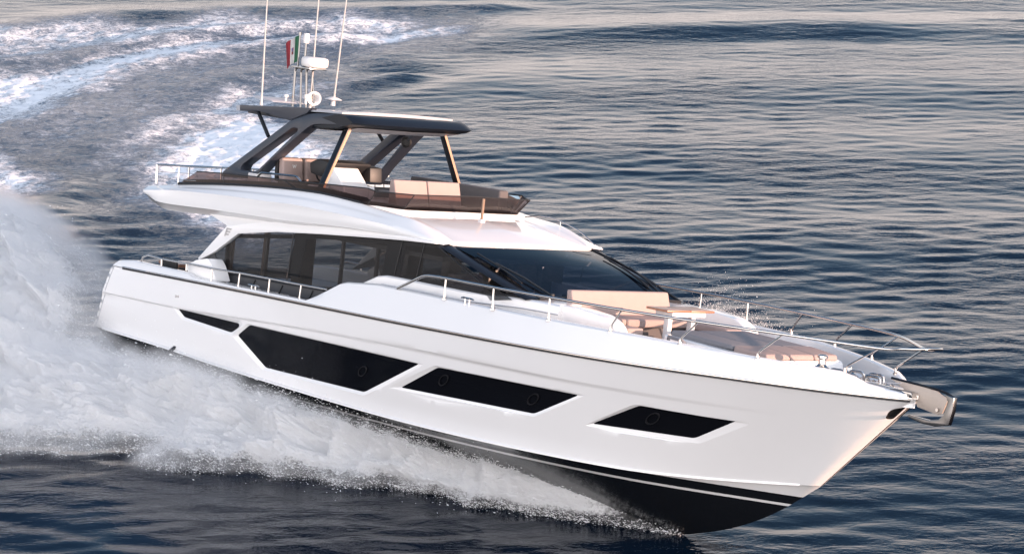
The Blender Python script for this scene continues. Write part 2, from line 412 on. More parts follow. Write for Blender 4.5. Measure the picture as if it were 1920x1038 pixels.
# closed aft ends
bw.add(rows[0], [tuple(range(8))]); bw.add([mir(p) for p in rows[0]], [tuple(range(8))])
bw.build('bulwark', M['white'], yacht, smooth=32)
# fold line down the quarter, at the transom
fl = MB(); pts = [hp(.004*QSC+.012*QSC*0+ .0*s, s*SSC, 1, .002) for s in np.linspace(.02, 1, 16)]
pts = [hp((.0045+.0135*0)*QSC + .0*s, s*SSC, 1, .003) for s in np.linspace(.03, 1, 16)]
for sg in (1, -1):
    fl = MB(); fl.tube([Vector((p.x, p.y*sg, p.z)) for p in pts], .006, 6); fl.build('hull_seam', M['grey'], hullo)
# small hull fittings
fit = MB()
for (q, s) in ((0.1311, 0.7562), (0.1347, 0.7628)):
    fit.lathe(hp(q*QSC, s*SSC, 1, 0), (0, -1, 0), [(.0, .012), (.022, .012), (.028, .0)], 12)
fit.build('hull_fitting', M['steel'], hullo)
fin = MB(); a = hp((0.1540, 0.0508)[0]*QSC, .03, 1, 0); b = hp((0.1540, 0.0508)[0]*QSC+.02, .12, 1, 0)
fin.hexa([a+Vector((-.04,0,-.03)), a+Vector((.06,0,-.03)), a+Vector((.06,-.09,-.03)), a+Vector((-.04,-.09,-.03)),
          b+Vector((-.02,.02,0)), b+Vector((.04,.02,0)), b+Vector((.04,-.02,0)), b+Vector((-.02,-.02,0))]).build('exhaust_cover', M['black'], hullo, bevel=.008)

# ---- decks
dk = MB(); rows = []
for x in np.concatenate([np.linspace(.8, 17, 50), np.linspace(17, 19.8, 24)[1:]]):
    h = max(float(rub_hb(x))-.16, .02); z = float(rub_z(x))-.06 if x > 8 else float(rub_z(x))-.12
    rows.append([(x, -h, z), (x, -h*.5, z+.01), (x, 0, z+.015), (x, h*.5, z+.01), (x, h, z)])
dk.grid(rows).build('deck', M['deckwhite'], yacht)

def resamp(pts, n):
    p = np.array(pts); d = np.concatenate([[0], np.cumsum(np.linalg.norm(np.diff(p, axis=0), axis=1))])
    t = np.linspace(0, d[-1], n); return np.stack([sm(t, d, p[:, k]) for k in range(3)], 1)
# ---- foredeck trunk: white coachroof coamings round the lounge, then the sun-pad plinth
TRK = [(7.837, -2.070, 2.679), (8.219, -2.070, 2.850), (8.663, -2.070, 2.999), (9.798, -2.060, 3.007), (10.881, -2.030, 3.012), (11.682, -1.970, 3.048), (12.385, -1.900, 3.082), (12.822, -1.850, 3.087), (13.187, -1.800, 3.084)]
for sg in (-1, 1):
    tr_ = MB(); rows = []
    for p in resamp(TRK, 24):
        y = -p[1]
        rows.append([(p[0], sg*(y+.05), 2.28), (p[0], sg*(y+.02), p[2]-.10), (p[0], sg*(y+.012), p[2]-.03), (p[0], sg*(y-.02), p[2]-.004), (p[0], sg*(y-.06), p[2]), (p[0], sg*(y-.50), p[2]+.012), (p[0], sg*(y-.52), 2.28)])
    tr_.grid(rows); tr_.add(rows[0], [tuple(range(7))]); tr_.add(rows[-1], [tuple(range(7))])
    tr_.build('coachroof', M['white'], yacht, smooth=40)
    gv = resamp([p for p in TRK[2:]], 12)
    MB().tube([(p[0], sg*(-p[1]+.036), p[2]-.17) for p in gv], .010, 6).build('coaming_groove', M['grey'], yacht)
MB().hexa([(12.0,-1.49,2.3),(12.72,-1.49,2.3),(12.72,1.49,2.3),(12.0,1.49,2.3),(12.05,-1.49,3.03),(12.66,-1.49,3.0),(12.66,1.49,3.0),(12.05,1.49,3.03)]).build('coachroof', M['white'], yacht, bevel=.03)
for sg in (-1, 1):
    c = MB()
    loop = [(12.185, -1.720, 3.047), (13.581, -1.720, 3.103), (14.317, -1.720, 3.042), (14.516, -1.720, 2.978), (14.595, -1.720, 2.824)]
    loop = [Vector(p) for p in loop]
    top = [loop[0], loop[1], loop[1].lerp(loop[2], .6)] + arc(loop[1].lerp(loop[2], .8), loop[3], loop[4], 6)
    poly = [(p.x, sg*1.74, p.z) for p in top] + [(top[-1].x+.02, sg*1.74, 2.3), (top[0].x, sg*1.74, 2.3)]
    c.prism(poly, (0, -sg*.30, 0)).build('lounge_coaming', M['white'], yacht, bevel=.035, seg=3)
# lounge: floor, seat base, seat cushions, backrest
seat = MB(); seat.box((12.74,-1.42,2.36), (13.45,1.42,2.75)); seat.box((13.43,-1.42,2.36), (14.5,-1.02,2.75)); seat.box((13.43,1.02,2.36), (14.5,1.42,2.75))
seat.build('seat_base', M['dark_cushion'], yacht, bevel=.02)
for a, b in (((12.85,-1.38,2.754),(13.52,-.47,2.90)), ((12.85,-.455,2.754),(13.52,.455,2.90)), ((12.85,.47,2.754),(13.52,1.38,2.90)),
             ((13.54,-1.40,2.754),(14.52,-1.0,2.88)), ((13.54,1.0,2.754),(14.52,1.40,2.88))):
    MB().box(a, b).build('seat_cushion', M['cushion'], yacht, bevel=.05, seg=3)
back = MB(); back.hexa([(12.70,-1.20,2.88),(12.90,-1.20,2.88),(12.90,1.20,2.88),(12.70,1.20,2.88),(12.64,-1.18,3.30),(12.77,-1.18,3.30),(12.77,1.18,3.30),(12.64,1.18,3.30)])
back.build('lounge_backrest', M['cushion'], yacht, bevel=.035, seg=3, label='long pale pink backrest of the foredeck lounge')
# table
tb = yempty('foredeck_table', 'small folding teak table on white legs in front of the pink foredeck backrest', 'table', (14.35, 0, 2.42))
def tloc(mb): mb.v = [(x-14.35, y, z-2.42) for x, y, z in mb.v]; return mb
tloc(MB().box((14.06,-.575,3.175), (14.60,-.005,3.215))).build('table_leaf', M['teak'], tb, bevel=.012)
tloc(MB().box((14.06,.005,3.175), (14.60,.575,3.215))).build('table_leaf', M['teak'], tb, bevel=.012)
tloc(MB().box((14.12,-.40,3.09), (14.56,.40,3.172))).build('table_frame', M['plastic'], tb, bevel=.01)
for y in (-.28, .28): tloc(MB().box((14.28,y-.05,2.43), (14.40,y+.05,3.09))).build('table_leg', M['plastic'], tb, bevel=.015)
# sun pad
pl = MB(); pz = 2.78
pl.add([(14.98,-1.02,2.36),(16.9,-1.14,2.36),(17.5,-.98,2.36),(17.5,.98,2.36),(16.9,1.14,2.36),(14.98,1.02,2.36),
        (15.02,-1.0,2.86),(16.86,-1.12,2.81),(17.42,-.95,2.76),(17.42,.95,2.76),(16.86,1.12,2.81),(15.02,1.0,2.86)],
       [(5,4,3,2,1,0),(6,7,8,9,10,11)]+[(k,(k+1)%6,6+(k+1)%6,6+k) for k in range(6)])
pl.build('sunpad_plinth', M['white'], yacht, bevel=.04, seg=3)
for k in range(3):
    y0 = -.93+.62*k; 
    MB().hexa([(15.1,y0,2.83),(16.62,y0,2.82),(16.62,y0+.605,2.80),(15.1,y0+.605,2.80),(15.12,y0,2.945),(16.6,y0,2.90),(16.6,y0+.605,2.90),(15.12,y0+.605,2.945)]).build('sunpad_cushion', M['grey_cushion'], yacht, bevel=.035, seg=3)
    MB().hexa([(16.64,y0,2.79),(17.40,y0*.93,2.77),(17.40,(y0+.605)*.93,2.77),(16.64,y0+.605,2.79),(16.66,y0,2.91),(17.36,y0*.93,2.86),(17.36,(y0+.605)*.93,2.86),(16.66,y0+.605,2.91)]).build('head_cushion', M['cushion'], yacht, bevel=.035, seg=3)
hd = MB(); hd.tube([(15.3,-1.16,2.80),(15.34,-1.20,2.86),(15.7,-1.22,2.84),(15.75,-1.18,2.78)], .03, 8).build('deck_handhold', M['grey_cushion'], yacht)

# ---- anchor well and ground tackle
aw = MB(); aw.add([(17.45,-1.05,2.62),(19.50,-.24,2.64),(19.50,.24,2.64),(17.45,1.05,2.62)], [(0,1,2,3)]); aw.build('anchor_deck', M['deckwhite'], yacht)
wl = MB(); wl.lathe((18.068, -0.250, 2.714), (0,0,1), [(.0,-.02),(.13,-.02),(.135,.05),(.09,.07),(.065,.10),(.06,.17),(.09,.20),(.09,.24),(.05,.26),(.0,.262)], 20)
wl.build('windlass', M['steel'], yacht)
wl = MB(); wl.lathe((18.25,.22,2.64), (0,0,1), [(.0,-.02),(.13,-.02),(.135,.05),(.09,.07),(.065,.10),(.06,.14),(.0,.15)], 20); wl.build('chain_gypsy', M['steel'], yacht)
for c, s in (((18.42,-.24,2.64),.13), ((18.72,-.10,2.64),.15), ((18.85,.24,2.64),.12), ((19.05,-.06,2.64),.12)):
    x, y, z = c; b = MB()
    b.tube(fillet([(x-.13,y-.03,z), (x-.12,y-.03,z+s), (x+.12,y+.05,z+s), (x+.14,y+.05,z)], .07, 5), .026, 8)
    b.lathe((x-.13,y-.03,z-.01), (0,0,1), [(0,.02),(.05,.02),(.055,0)], 10); b.lathe((x+.14,y+.05,z-.01), (0,0,1), [(0,.02),(.05,.02),(.055,0)], 10)
    b.build('mooring_bitt', M['steel'], yacht)
cn = MB()
for k in range(16):
    x = 18.3+.075*k; y = .15-.009*k
    a = (0, math.cos(k*1.57), math.sin(k*1.57))
    cn.tube([(x+.045*math.cos(t), y+.024*math.sin(t)*abs(math.cos(k*1.5708)), 2.66+.024*math.sin(t)*abs(math.sin(k*1.5708))) for t in [2*math.pi*i/10 for i in range(11)]], .009, 5)
cn.build('anchor_chain', M['steel'], yacht)
# bow roller channel and steel stemhead
bwl = MB(); bwl.hexa([(18.9,-.14,2.58),(20.05,-.14,2.55),(20.05,.14,2.55),(18.9,.14,2.58),(18.9,-.16,2.68),(20.02,-.16,2.635),(20.02,.16,2.635),(18.9,.16,2.68)]).build('bow_roller', M['steel'], yacht, bevel=.015)
sth = MB(); rows = []
for t in np.linspace(-1, 1, 13):
    y = t*.33; x = 20.03 - 1.25*abs(t)**1.5*.33
    rows.append([(x-.05,y,2.52), (x+.02,y*1.02,2.54), (x+.02,y*1.02,2.60), (x-.08,y*.9,2.645)])
sth.grid(rows).build('stemhead_plate', M['steel'], yacht)
vent = MB()
for a, c in (((19.209, -0.420, 2.692), (19.772, -0.140, 2.759)), ((19.232, -0.380, 2.607), (19.734, -0.160, 2.665))): vent.tube([a, c], .008, 6)
vent.build('deck_scupper', M['grey'], yacht)

# ---- rails
POSTS = [(18.94,.61,2.80,19.57,.55,3.30),(17.67,1.38,2.84,18.21,1.39,3.32),(16.32,1.87,2.87,16.69,1.86,3.30),(14.94,2.19,2.885,15.17,2.19,3.28),(13.59,2.40,2.885,13.58,2.41,3.265),(12.25,2.52,2.885,12.24,2.53,3.25),(10.95,2.53,2.885,10.94,2.53,3.235)]
def rail_curve(sg):
    p = [(9.627, -2.520, 2.830), (10.361, -2.530, 3.214)]
    p = [(p[0][0], sg*2.52, 2.875), (p[1][0], sg*2.53, p[1][2])] + [(a[3], sg*a[4], a[5]) for a in reversed(POSTS)]
    return p
ry = fillet(rail_curve(-1)[:3], .15, 5)[:-1] + [Vector(p) for p in rail_curve(-1)[2:]]
tip = [Vector((19.96,-.45,3.35)), Vector((20.14,-.34,3.37)), Vector((20.215,-.18,3.385)), Vector((20.235,0,3.39)), Vector((20.215,.18,3.385)), Vector((20.14,.34,3.37)), Vector((19.96,.45,3.35))]
full = ry + tip + [Vector((p[0], -p[1], p[2])) for p in reversed(ry)]
def spline(pts, n=6):
    o = []; k = len(pts)
    for i in range(k-1):
        a, b, c, d = pts[max(i-1,0)], pts[i], pts[i+1], pts[min(i+2,k-1)]
        for j in range(n):
            t = j/n; o.append(((b*2) + (c-a)*t + (a*2-b*5+c*4-d)*t*t + (b*3-a-c*3+d)*t**3)*.5)
    return o + [pts[-1]]
br = MB(); br.tube(spline(full, 5), .026, 10); railo = br.build('bow_rail', M['steel'], yacht, smooth=60)
for (x, y, z, tx, ty, tz) in POSTS:
    for sg in (-1, 1):
        m = MB()
        if tx-x > .1: m.tube(fillet([(x, sg*y, z-.02), (x+.02, sg*y, z+.11), (tx, sg*ty, tz)], .05, 3), .016, 8)
        else: m.tube([(x, sg*y, z-.02), (tx, sg*ty, tz)], .017, 8)
        m.lathe((x, sg*y, z-.02), (0,0,1), [(.0,.1),(.024,.1),(.027,.03),(.045,.02),(.045,-.01)], 10)
        m.build('stanchion', M['steel'], railo)
# side gate rail
for sg in (-1, 1):
    pts = [(1.710, -2.500, 2.315), (1.749, -2.500, 2.410), (1.921, -2.500, 2.464), (2.372, -2.500, 2.455), (3.229, -2.520, 2.474), (4.116, -2.560, 2.493), (5.050, -2.600, 2.535), (5.982, -2.600, 2.555), (6.945, -2.600, 2.571), (7.671, -2.580, 2.587)]
    pts = [Vector((p[0], p[1]*-sg, p[2])) for p in pts]
    m = MB(); m.tube(fillet(pts[:3], .1, 5)[:-1] + pts[2:], .02, 8); ro = m.build('side_rail', M['steel'], yacht, smooth=60)
    for bp_, tp in (((2.390, -2.500, 2.345), (2.372, -2.500, 2.455)), ((3.241, -2.520, 2.361), (3.229, -2.520, 2.474)), ((4.114, -2.560, 2.240), (4.116, -2.560, 2.493)), ((5.036, -2.600, 2.259), (5.050, -2.600, 2.535)), ((5.978, -2.600, 2.277), (5.982, -2.600, 2.555)), ((6.925, -2.600, 2.294), (6.945, -2.600, 2.571))):
        MB().tube([(bp_[0], -sg*bp_[1], bp_[2]-.02), (tp[0], -sg*tp[1], tp[2])], .016, 8).build('stanchion', M['steel'], ro)
    # mooring cleats
    for c in ((5.447, -2.550, 2.270), (11.567, -2.520, 2.881)):
        k = MB(); x, y, z = c[0], -sg*c[1], c[2]
        k.tube([(x-.17,y,z+.075),(x-.12,y,z+.085),(x+.12,y,z+.085),(x+.17,y,z+.075)], [.012,.017,.017,.012], 8)
        for dx in (-.06,.06): k.tube([(x+dx,y,z-.05),(x+dx,y,z+.08)], .014, 8)
        k.build('mooring_cleat', M['steel'], yacht)

# ---- deck house
YS = 2.0
def both(fn):
    for sg in (1, -1): fn(sg)
def side_panel(name, pts, y0, th, mat, parent=yacht, bevel=0, sg=1, rnd=0):
    """flat panel parallel to the centreplane; sg=1 starboard, -1 port; th grows inboard"""
    lp = roundpoly(pts, rnd, 3) if rnd else [Vector(p) for p in pts]
    return MB().prism([(p.x, -sg*y0, p.z) for p in lp], (0, sg*th, 0)).build(name, mat, parent, bevel=bevel, smooth=30)
GL = [(3.393, -2.000, 2.726), (4.091, -2.000, 3.171), (5.297, -2.000, 3.352), (6.594, -2.000, 3.475), (8.167, -2.000, 3.605), (9.086, -2.000, 3.673), (9.928, -2.000, 3.723), (12.151, -2.000, 3.028), (9.039, -2.000, 2.532), (6.871, -2.000, 2.468), (3.677, -2.000, 2.379), (3.494, -2.000, 2.594)]
PIL = [(3.784, -2.060, 3.288), (2.968, -2.060, 2.565), (2.993, -2.060, 2.521), (3.471, -2.060, 2.745), (4.169, -2.060, 3.187), (5.373, -2.060, 3.370), (6.668, -2.060, 3.493), (8.239, -2.060, 3.622), (9.156, -2.060, 3.690), (9.997, -2.060, 3.738), (9.931, -2.060, 3.780), (8.218, -2.060, 3.748), (7.275, -2.060, 3.719), (6.107, -2.060, 3.634), (5.012, -2.060, 3.528)]
BRK = [(3.161, -2.050, 3.445), (3.687, -2.050, 3.313), (3.779, -2.050, 3.283), (5.017, -2.050, 3.417), (6.111, -2.050, 3.534), (6.622, -2.050, 3.698), (5.589, -2.050, 3.701), (3.558, -2.050, 3.577)]
LOU = [(3.661, -1.980, 2.367), (6.847, -1.980, 2.455), (6.881, -1.980, 2.248), (3.704, -1.980, 2.206)]
FIN = [(3.125, -2.250, 2.445), (3.386, -2.250, 2.568), (3.755, -2.250, 2.648), (3.895, -2.250, 2.537), (4.098, -2.250, 2.244), (3.646, -2.250, 2.152), (3.274, -2.250, 2.184), (3.127, -2.250, 2.331)]
WDG = [(3.380, -1.990, 2.720), (3.483, -1.990, 2.582), (3.336, -1.990, 2.521), (2.725, -1.990, 2.388), (2.916, -1.990, 2.512)]
for sg in (1, -1):
    g = side_panel('saloon_window', GL, 2.0, .012, M['glass'], sg=sg)
    # black mask and mullions printed behind the glass, as real bars
    def bar(a, b, c, d, th=.05, nm='window_mullion', mt='dgrey'):
        return MB().prism([(p[0], -sg*1.975, p[2]) for p in (a, b, c, d)], (0, sg*th, 0)).build(nm, M[mt], g)
    bar((4.092, -2.000, 3.169), (6.594, -2.000, 3.475), (6.606, -2.000, 3.401), (3.985, -2.000, 3.083))
    bar((6.594, -2.000, 3.475), (9.928, -2.000, 3.723), (10.087, -2.000, 3.666), (6.606, -2.000, 3.401))
    bar((5.820, -2.000, 3.306), (6.158, -2.000, 3.349), (6.018, -2.000, 2.593), (5.691, -2.000, 2.569))
    bar((8.551, -2.000, 3.546), (9.066, -2.000, 3.603), (8.927, -2.000, 2.840), (8.480, -2.000, 2.828))
    for a, b in (((9.018, -2.000, 3.665), (8.869, -2.000, 3.009)), ((9.637, -2.000, 3.705), (9.504, -2.000, 3.066)), ((5.804, -2.000, 3.400), (5.740, -2.000, 2.474)), ((9.959, -2.000, 3.717), (11.252, -2.000, 3.226))):
        MB().tube([(a[0], -sg*2.003, a[2]), (b[0], -sg*2.003, b[2])], .010, 6).build('glass_joint', M['rubber'], g)
    side_panel('saloon_side', PIL, 2.07, .13, M['white'], sg=sg, bevel=.015)
    side_panel('flybridge_bracket', BRK, 2.055, .3, M['white'], sg=sg, bevel=.015)
    lv = side_panel('side_louvre', LOU, 1.985, .05, M['dgrey'], sg=sg)
    for a, b in (((3.901, -2.000, 2.337), (3.804, -2.000, 2.188)), ((4.751, -2.000, 2.369), (4.644, -2.000, 2.190)), ((5.605, -2.000, 2.384), (5.517, -2.000, 2.209)), ((6.539, -2.000, 2.412), (6.451, -2.000, 2.248))):
        MB().tube([(a[0], -sg*1.99, a[2]), (b[0], -sg*1.99, b[2])], .016, 6).build('louvre_rib', M['rubber'], lv)
    MB().tube([((3.677, -2.000, 2.379)[0], -sg*2.0, (3.677, -2.000, 2.379)[2]), ((6.871, -2.000, 2.468)[0], -sg*2.0, (6.871, -2.000, 2.468)[2])], .02, 6).build('sill_trim', M['rubber'], g)
    fo = side_panel('side_wing', FIN, 2.42, .34, M['white'], sg=sg, bevel=.04, rnd=.05)
    side_panel('quarter_window', WDG, 2.0, .02, M['dgrey'], sg=sg)
    # emblem on the pillar: slanted upright with three bars
    eb = MB(); e0 = Vector((3.854, -2.080, 3.178))
    def q(x, z): return (e0.x+x+z*.35, -sg*2.074, e0.z+z)
    for (xa, za, xb, zb) in ((-.075,-.085,-.045,.08), (-.04,.05,.075,.08), (-.04,-.005,.06,.025), (-.04,-.06,.045,-.03)):
        eb.prism([q(xa,za), q(xb,za), q(xb,zb), q(xa,zb)], (0, -sg*.008, 0))
    eb.build('emblem', M['fwhite'], yacht)
    # A pillar
    a0, a1 = Vector((9.878, -1.985, 3.732)), Vector((12.456, -1.960, 3.062)); b0, b1 = Vector((10.080, -1.700, 3.726)), Vector((12.537, -1.700, 3.106))
    ap = MB(); rows = []
    for t in np.linspace(0, 1, 10):
        a = a0.lerp(a1, t); b = b0.lerp(b1, t); m_ = (a+b)/2 + Vector((.03,-.06,.03))
        rows.append([(p.x, p.y*sg, p.z) for p in arc(a, m_, b, 6)] + [(b.x-.15, (b.y+.12)*sg, b.z-.03)])
    ap.grid(rows).build('windscreen_pillar', M['black'], yacht, smooth=50)
# windscreen
ws = MB(); rows = []
b0, b1 = Vector((10.080, -1.700, 3.726)), Vector((12.537, -1.700, 3.106))
for t in np.linspace(0, 1, 14):
    r = []
    for w in np.linspace(-1, 1, 25):
        x = b0.x + (b1.x-b0.x)*t + (1-w*w)*(.28-.34*t) - .03*math.sin(math.pi*t)
        z = b0.z + (b1.z-b0.z)*t + .06*math.sin(math.pi*t)*1.0 + .03*(1-w*w)
        r.append((x, w*1.72, z))
    rows.append(r)
ws.grid(rows); wso = ws.build('windscreen', M['wglass'], yacht, smooth=80)
fr = MB(); fr.tube([Vector(r[-1])+Vector((0,.01,.005)) for r in rows], .022, 6); fr.tube([Vector(p)+Vector((.01,0,0)) for p in rows[-1]], .03, 6); fr.build('windscreen_frame', M['rubber'], wso)
def wsp(t, w, off=.03):
    i = t*13; k = int(min(i, 12)); f = i-k; j = (w+1)*12; n = int(min(j, 23)); g = j-n
    p = Vector(rows[k][n]).lerp(Vector(rows[k+1][n]), f).lerp(Vector(rows[k][n+1]).lerp(Vector(rows[k+1][n+1]), f), g)
    return p + Vector((off*.4, 0, off))
for w0, w1 in ((-.80, -.93), (.80, .98), (.72, .86)):
    wp = MB()
    a, b = wsp(.99, w0), wsp(.44, w1, .04)
    wp.tube([a, a.lerp(b, .5)+Vector((0,0,.03)), b], .018, 6)
    c1, c2 = wsp(.22, w1, .035), wsp(.78, w1-.04, .03)
    wp.tube([c1, (c1+c2)/2+Vector((0,0,.02)), c2], .014, 6)
    wp.lathe(a, (0,0,1), [(0,.05),(.04,.04),(.045,-.04)], 8)
    wp.build('wiper', M['rubber'], wso)
# ---- flybridge wing (lofted side moulding) and the brow over the windscreen
TOP = [(1.049, -2.020, 3.753), (1.952, -2.020, 3.873), (3.510, -2.020, 4.044), (4.858, -2.020, 4.154), (5.822, -2.000, 4.207), (6.448, -1.980, 4.221), (7.508, -1.900, 4.180), (8.224, -1.860, 4.119), (8.956, -1.820, 4.073), (9.404, -1.800, 3.983), (9.872, -1.780, 3.838), (10.063, -1.740, 3.757)]
MID = [(1.134, -2.200, 3.671), (2.244, -2.220, 3.790), (3.820, -2.230, 3.881), (5.171, -2.230, 3.929), (6.146, -2.220, 3.966), (6.771, -2.200, 3.962), (7.860, -2.150, 3.937), (8.564, -2.110, 3.917), (9.268, -2.050, 3.871), (9.694, -2.020, 3.828), (9.986, -1.980, 3.775), (10.090, -1.900, 3.742)]
LOW = [(1.111, -2.150, 3.606), (1.726, -2.200, 3.497), (3.486, -2.200, 3.563), (4.848, -2.200, 3.606), (5.844, -2.200, 3.639), (6.548, -2.180, 3.680), (7.613, -2.140, 3.729), (8.362, -2.100, 3.745), (9.134, -2.050, 3.751), (9.600, -2.020, 3.753), (9.909, -1.985, 3.731), (10.048, -1.900, 3.727)]
N_ = 60
T, Mi, L = resamp(TOP, N_), resamp(MID, N_), resamp(LOW, N_)
wg = MB(); rows = []
for k in range(N_):
    t, m_, l = Vector(T[k]), Vector(Mi[k]), Vector(L[k])
    tin = Vector((t.x, t.y+.16, t.z-.01)); 
    f = k/(N_-1)
    lin = Vector((l.x+.04, min(l.y+.17, -1.80), l.z-.13*(1-f)-.02))
    r = [tin, t+Vector((0,.02,.004))]
    for s in np.linspace(0, 1, 7)[0:]:
        led = .030*math.sin(math.pi*min(1, f*1.15+.02)) if s > .45 else 0.
        r.append(t.lerp(m_, s) + Vector((0, -led, 0)))
        if abs(s-1/3) < .01: r.append(t.lerp(m_, .46) + Vector((0, 0, 0)))
    for s in np.linspace(0, 1, 5)[1:]:
        r.append(m_.lerp(l, s) + Vector((0, -.02*math.sin(math.pi*s), 0)))
    r += [l+Vector((0,.03,-.012)), lin]
    rows.append(r)
wg.grid(rows); wg.mirror()
# aft edge joining both wings, and the underside slab
e0 = rows[0]
wg.grid([[Vector(p) for p in e0], [Vector((p.x-.10, 0, p.z)) for p in e0], [Vector((p.x, -p.y, p.z)) for p in e0]])
wg.build('flybridge_moulding', M['white'], yacht, smooth=40)
fd = MB(); rows = []
for k in range(0, N_-6, 3):
    t = T[k]; z = t[2]-.10
    rows.append([(t[0], t[1]+.12, z), (t[0], 0, z+.02), (t[0], -t[1]-.12, z)])
fd.grid(rows).build('flybridge_deck', M['deckwhite'], yacht)
fu = MB(); rows = []
for k in range(0, N_, 3):
    l = L[k]; f = k/(N_-1); y = min(l[1]+.17, -1.8)
    rows.append([(l[0]+.05, y, l[2]-.13*(1-f)-.02), (l[0]+.05, 0, l[2]-.10*(1-f)), (l[0]+.05, -y, l[2]-.13*(1-f)-.02)])
fu.grid(rows).build('flybridge_underside', M['white'], yacht)
# brow
BASE = [(7.45,-1.86,4.09), (7.75,-1.72,4.10), (8.22,-1.36,4.09), (8.30,-.7,4.095), (8.32,0,4.10)]
bwm = MB(); rows = []
nb = 21
def sym5(pts, n):
    p = list(pts) + [mir(q) for q in reversed(pts[:-1])]
    return resamp(p, n)
b_in = sym5(BASE, 41)
tipc = [Vector(TOP[-1])] 
brim = []
bx0, bz0 = 10.06, 3.775
for w in np.linspace(-1, 1, 41):
    aw_ = abs(w)
    brim.append(Vector((bx0 + .30*(1-aw_**2.2) - .55*max(0, aw_-.9)/.1*.12, 1.74*w, bz0 - .02*aw_ + .008)))
side_top = {}
for j in range(41):
    w = -1 + j/20
    a = Vector(b_in[j]); b = brim[j]
    r = []
    for s in np.linspace(0, 1, 12):
        p = a.lerp(b, s); p.z += .085*math.sin(math.pi*min(1, s*1.0))*(1-.5*abs(w)); r.append(p)
    r += [b+Vector((.03,0,-.02)), b+Vector((.02,0,-.055)), b+Vector((-.05,0,-.075)), b+Vector((-.4,0,-.06))]
    rows.append(r)
# shoulders that carry the brow out to the wing crease
bwm.grid(rows)
for sg in (-1, 1):
    ed = [Vector((p[0], p[1], p[2])) for p in rows[0][:12]]
    cr = resamp([p for p in TOP if p[0] > 7.2], 12)
    bwm.grid([[Vector((c[0], -c[1]*-sg if sg == -1 else -c[1], c[2])) for c in cr], [Vector((p.x, p.y if sg == -1 else -p.y, p.z)) for p in ed]])
bwm.build('brow', M['white'], yacht, smooth=50)
strip = MB(); strip.tube([Vector(p)+Vector((.03,0,.03)) for p in b_in], .045, 8); strip.build('brow_step', M['white'], yacht)
# thin searail on the brow's port edge and the stanchion in front of the smoked screen
sr = MB(); sr.tube(spline([Vector((8.4,1.45,4.14)), Vector((8.9,1.60,4.20)), Vector((9.6,1.70,4.06)), Vector((10.1,1.72,3.84))], 5), .012, 6)
for p in ((9.2,1.64,4.15),): sr.tube([p, (p[0], p[1], p[2]-.12)], .01, 6)
sr.build('brow_rail', M['steel'], yacht)
sp = MB(); c = Vector((8.883, -0.050, 4.090)); sp.box((c.x-.05, c.y-.05, c.z-.03), (c.x+.05, c.y+.05, c.z+.02)); spo = sp.build('light_post_base', M['plastic'], yacht, bevel=.01)
MB().tube([c, c+Vector((.0,0,.40))], .028, 8).build('light_post', M['sunbronze'], spo)

# ---- smoked acrylic screen round the flybridge
SB = [(2.010, -2.000, 3.897), (3.482, -2.000, 4.052), (4.830, -2.000, 4.162), (5.794, -1.980, 4.215), (6.407, -1.950, 4.232), (7.470, -1.870, 4.187)]
ST = [(2.564, -2.000, 4.207), (3.429, -2.000, 4.269), (4.718, -2.000, 4.333), (5.304, -1.990, 4.360), (6.387, -1.970, 4.415), (7.744, -1.900, 4.486)]
SB += [(7.62,-1.80,4.13), (8.16,-1.38,4.11), (8.26,0,4.125)]
ST += [(7.92,-1.84,4.45), (8.52,-1.42,4.47), (8.64,0,4.50)]
scr = MB()
seg = list(zip(SB, ST))
allseg = seg + [(mir(a), mir(b)) for a, b in reversed(seg[:-1])]
for k in range(len(allseg)-1):
    (a, b), (c_, d) = allseg[k], allseg[k+1]
    a, b, c_, d = map(Vector, (a, b, c_, d))
    scr.grid([[a, a.lerp(b,.5), b], [(a+c_)/2, (a+b+c_+d)/4, (b+d)/2], [c_, c_.lerp(d,.5), d]])
sco = scr.build('smoked_screen', M['fglass'], yacht, smooth=20)
cap = MB(); cap.tube([Vector(b) for a, b in allseg], .013, 6); cap.build('screen_trim', M['rubber'], sco)
for k in (1, 3, 6, 7, 9, 10, 13, 15):
    if k < len(allseg):
        a, b = map(Vector, allseg[k]); MB().tube([a, b], .010, 6).build('screen_joint', M['rubber'], sco)
lw = MB(); lw.tube([Vector(a)+Vector((0,0,.01)) for a, b in allseg], .03, 6); lw.build('screen_channel', M['rubber'], sco)
# coaming behind the screen
cm = MB(); rows = []
for a, b in allseg:
    a = Vector(a); inn = Vector((a.x-.02, a.y*.94, a.z))
    rows.append([(inn.x, inn.y, inn.z-.25), (inn.x, inn.y, inn.z+.10), (inn.x-.12*(1 if a.x > 7.5 else 0), inn.y*.94, inn.z+.10), (inn.x-.12*(1 if a.x > 7.5 else 0), inn.y*.94, inn.z-.25)])
cm.grid(rows).build('flybridge_coaming', M['dgrey'], yacht, smooth=30)

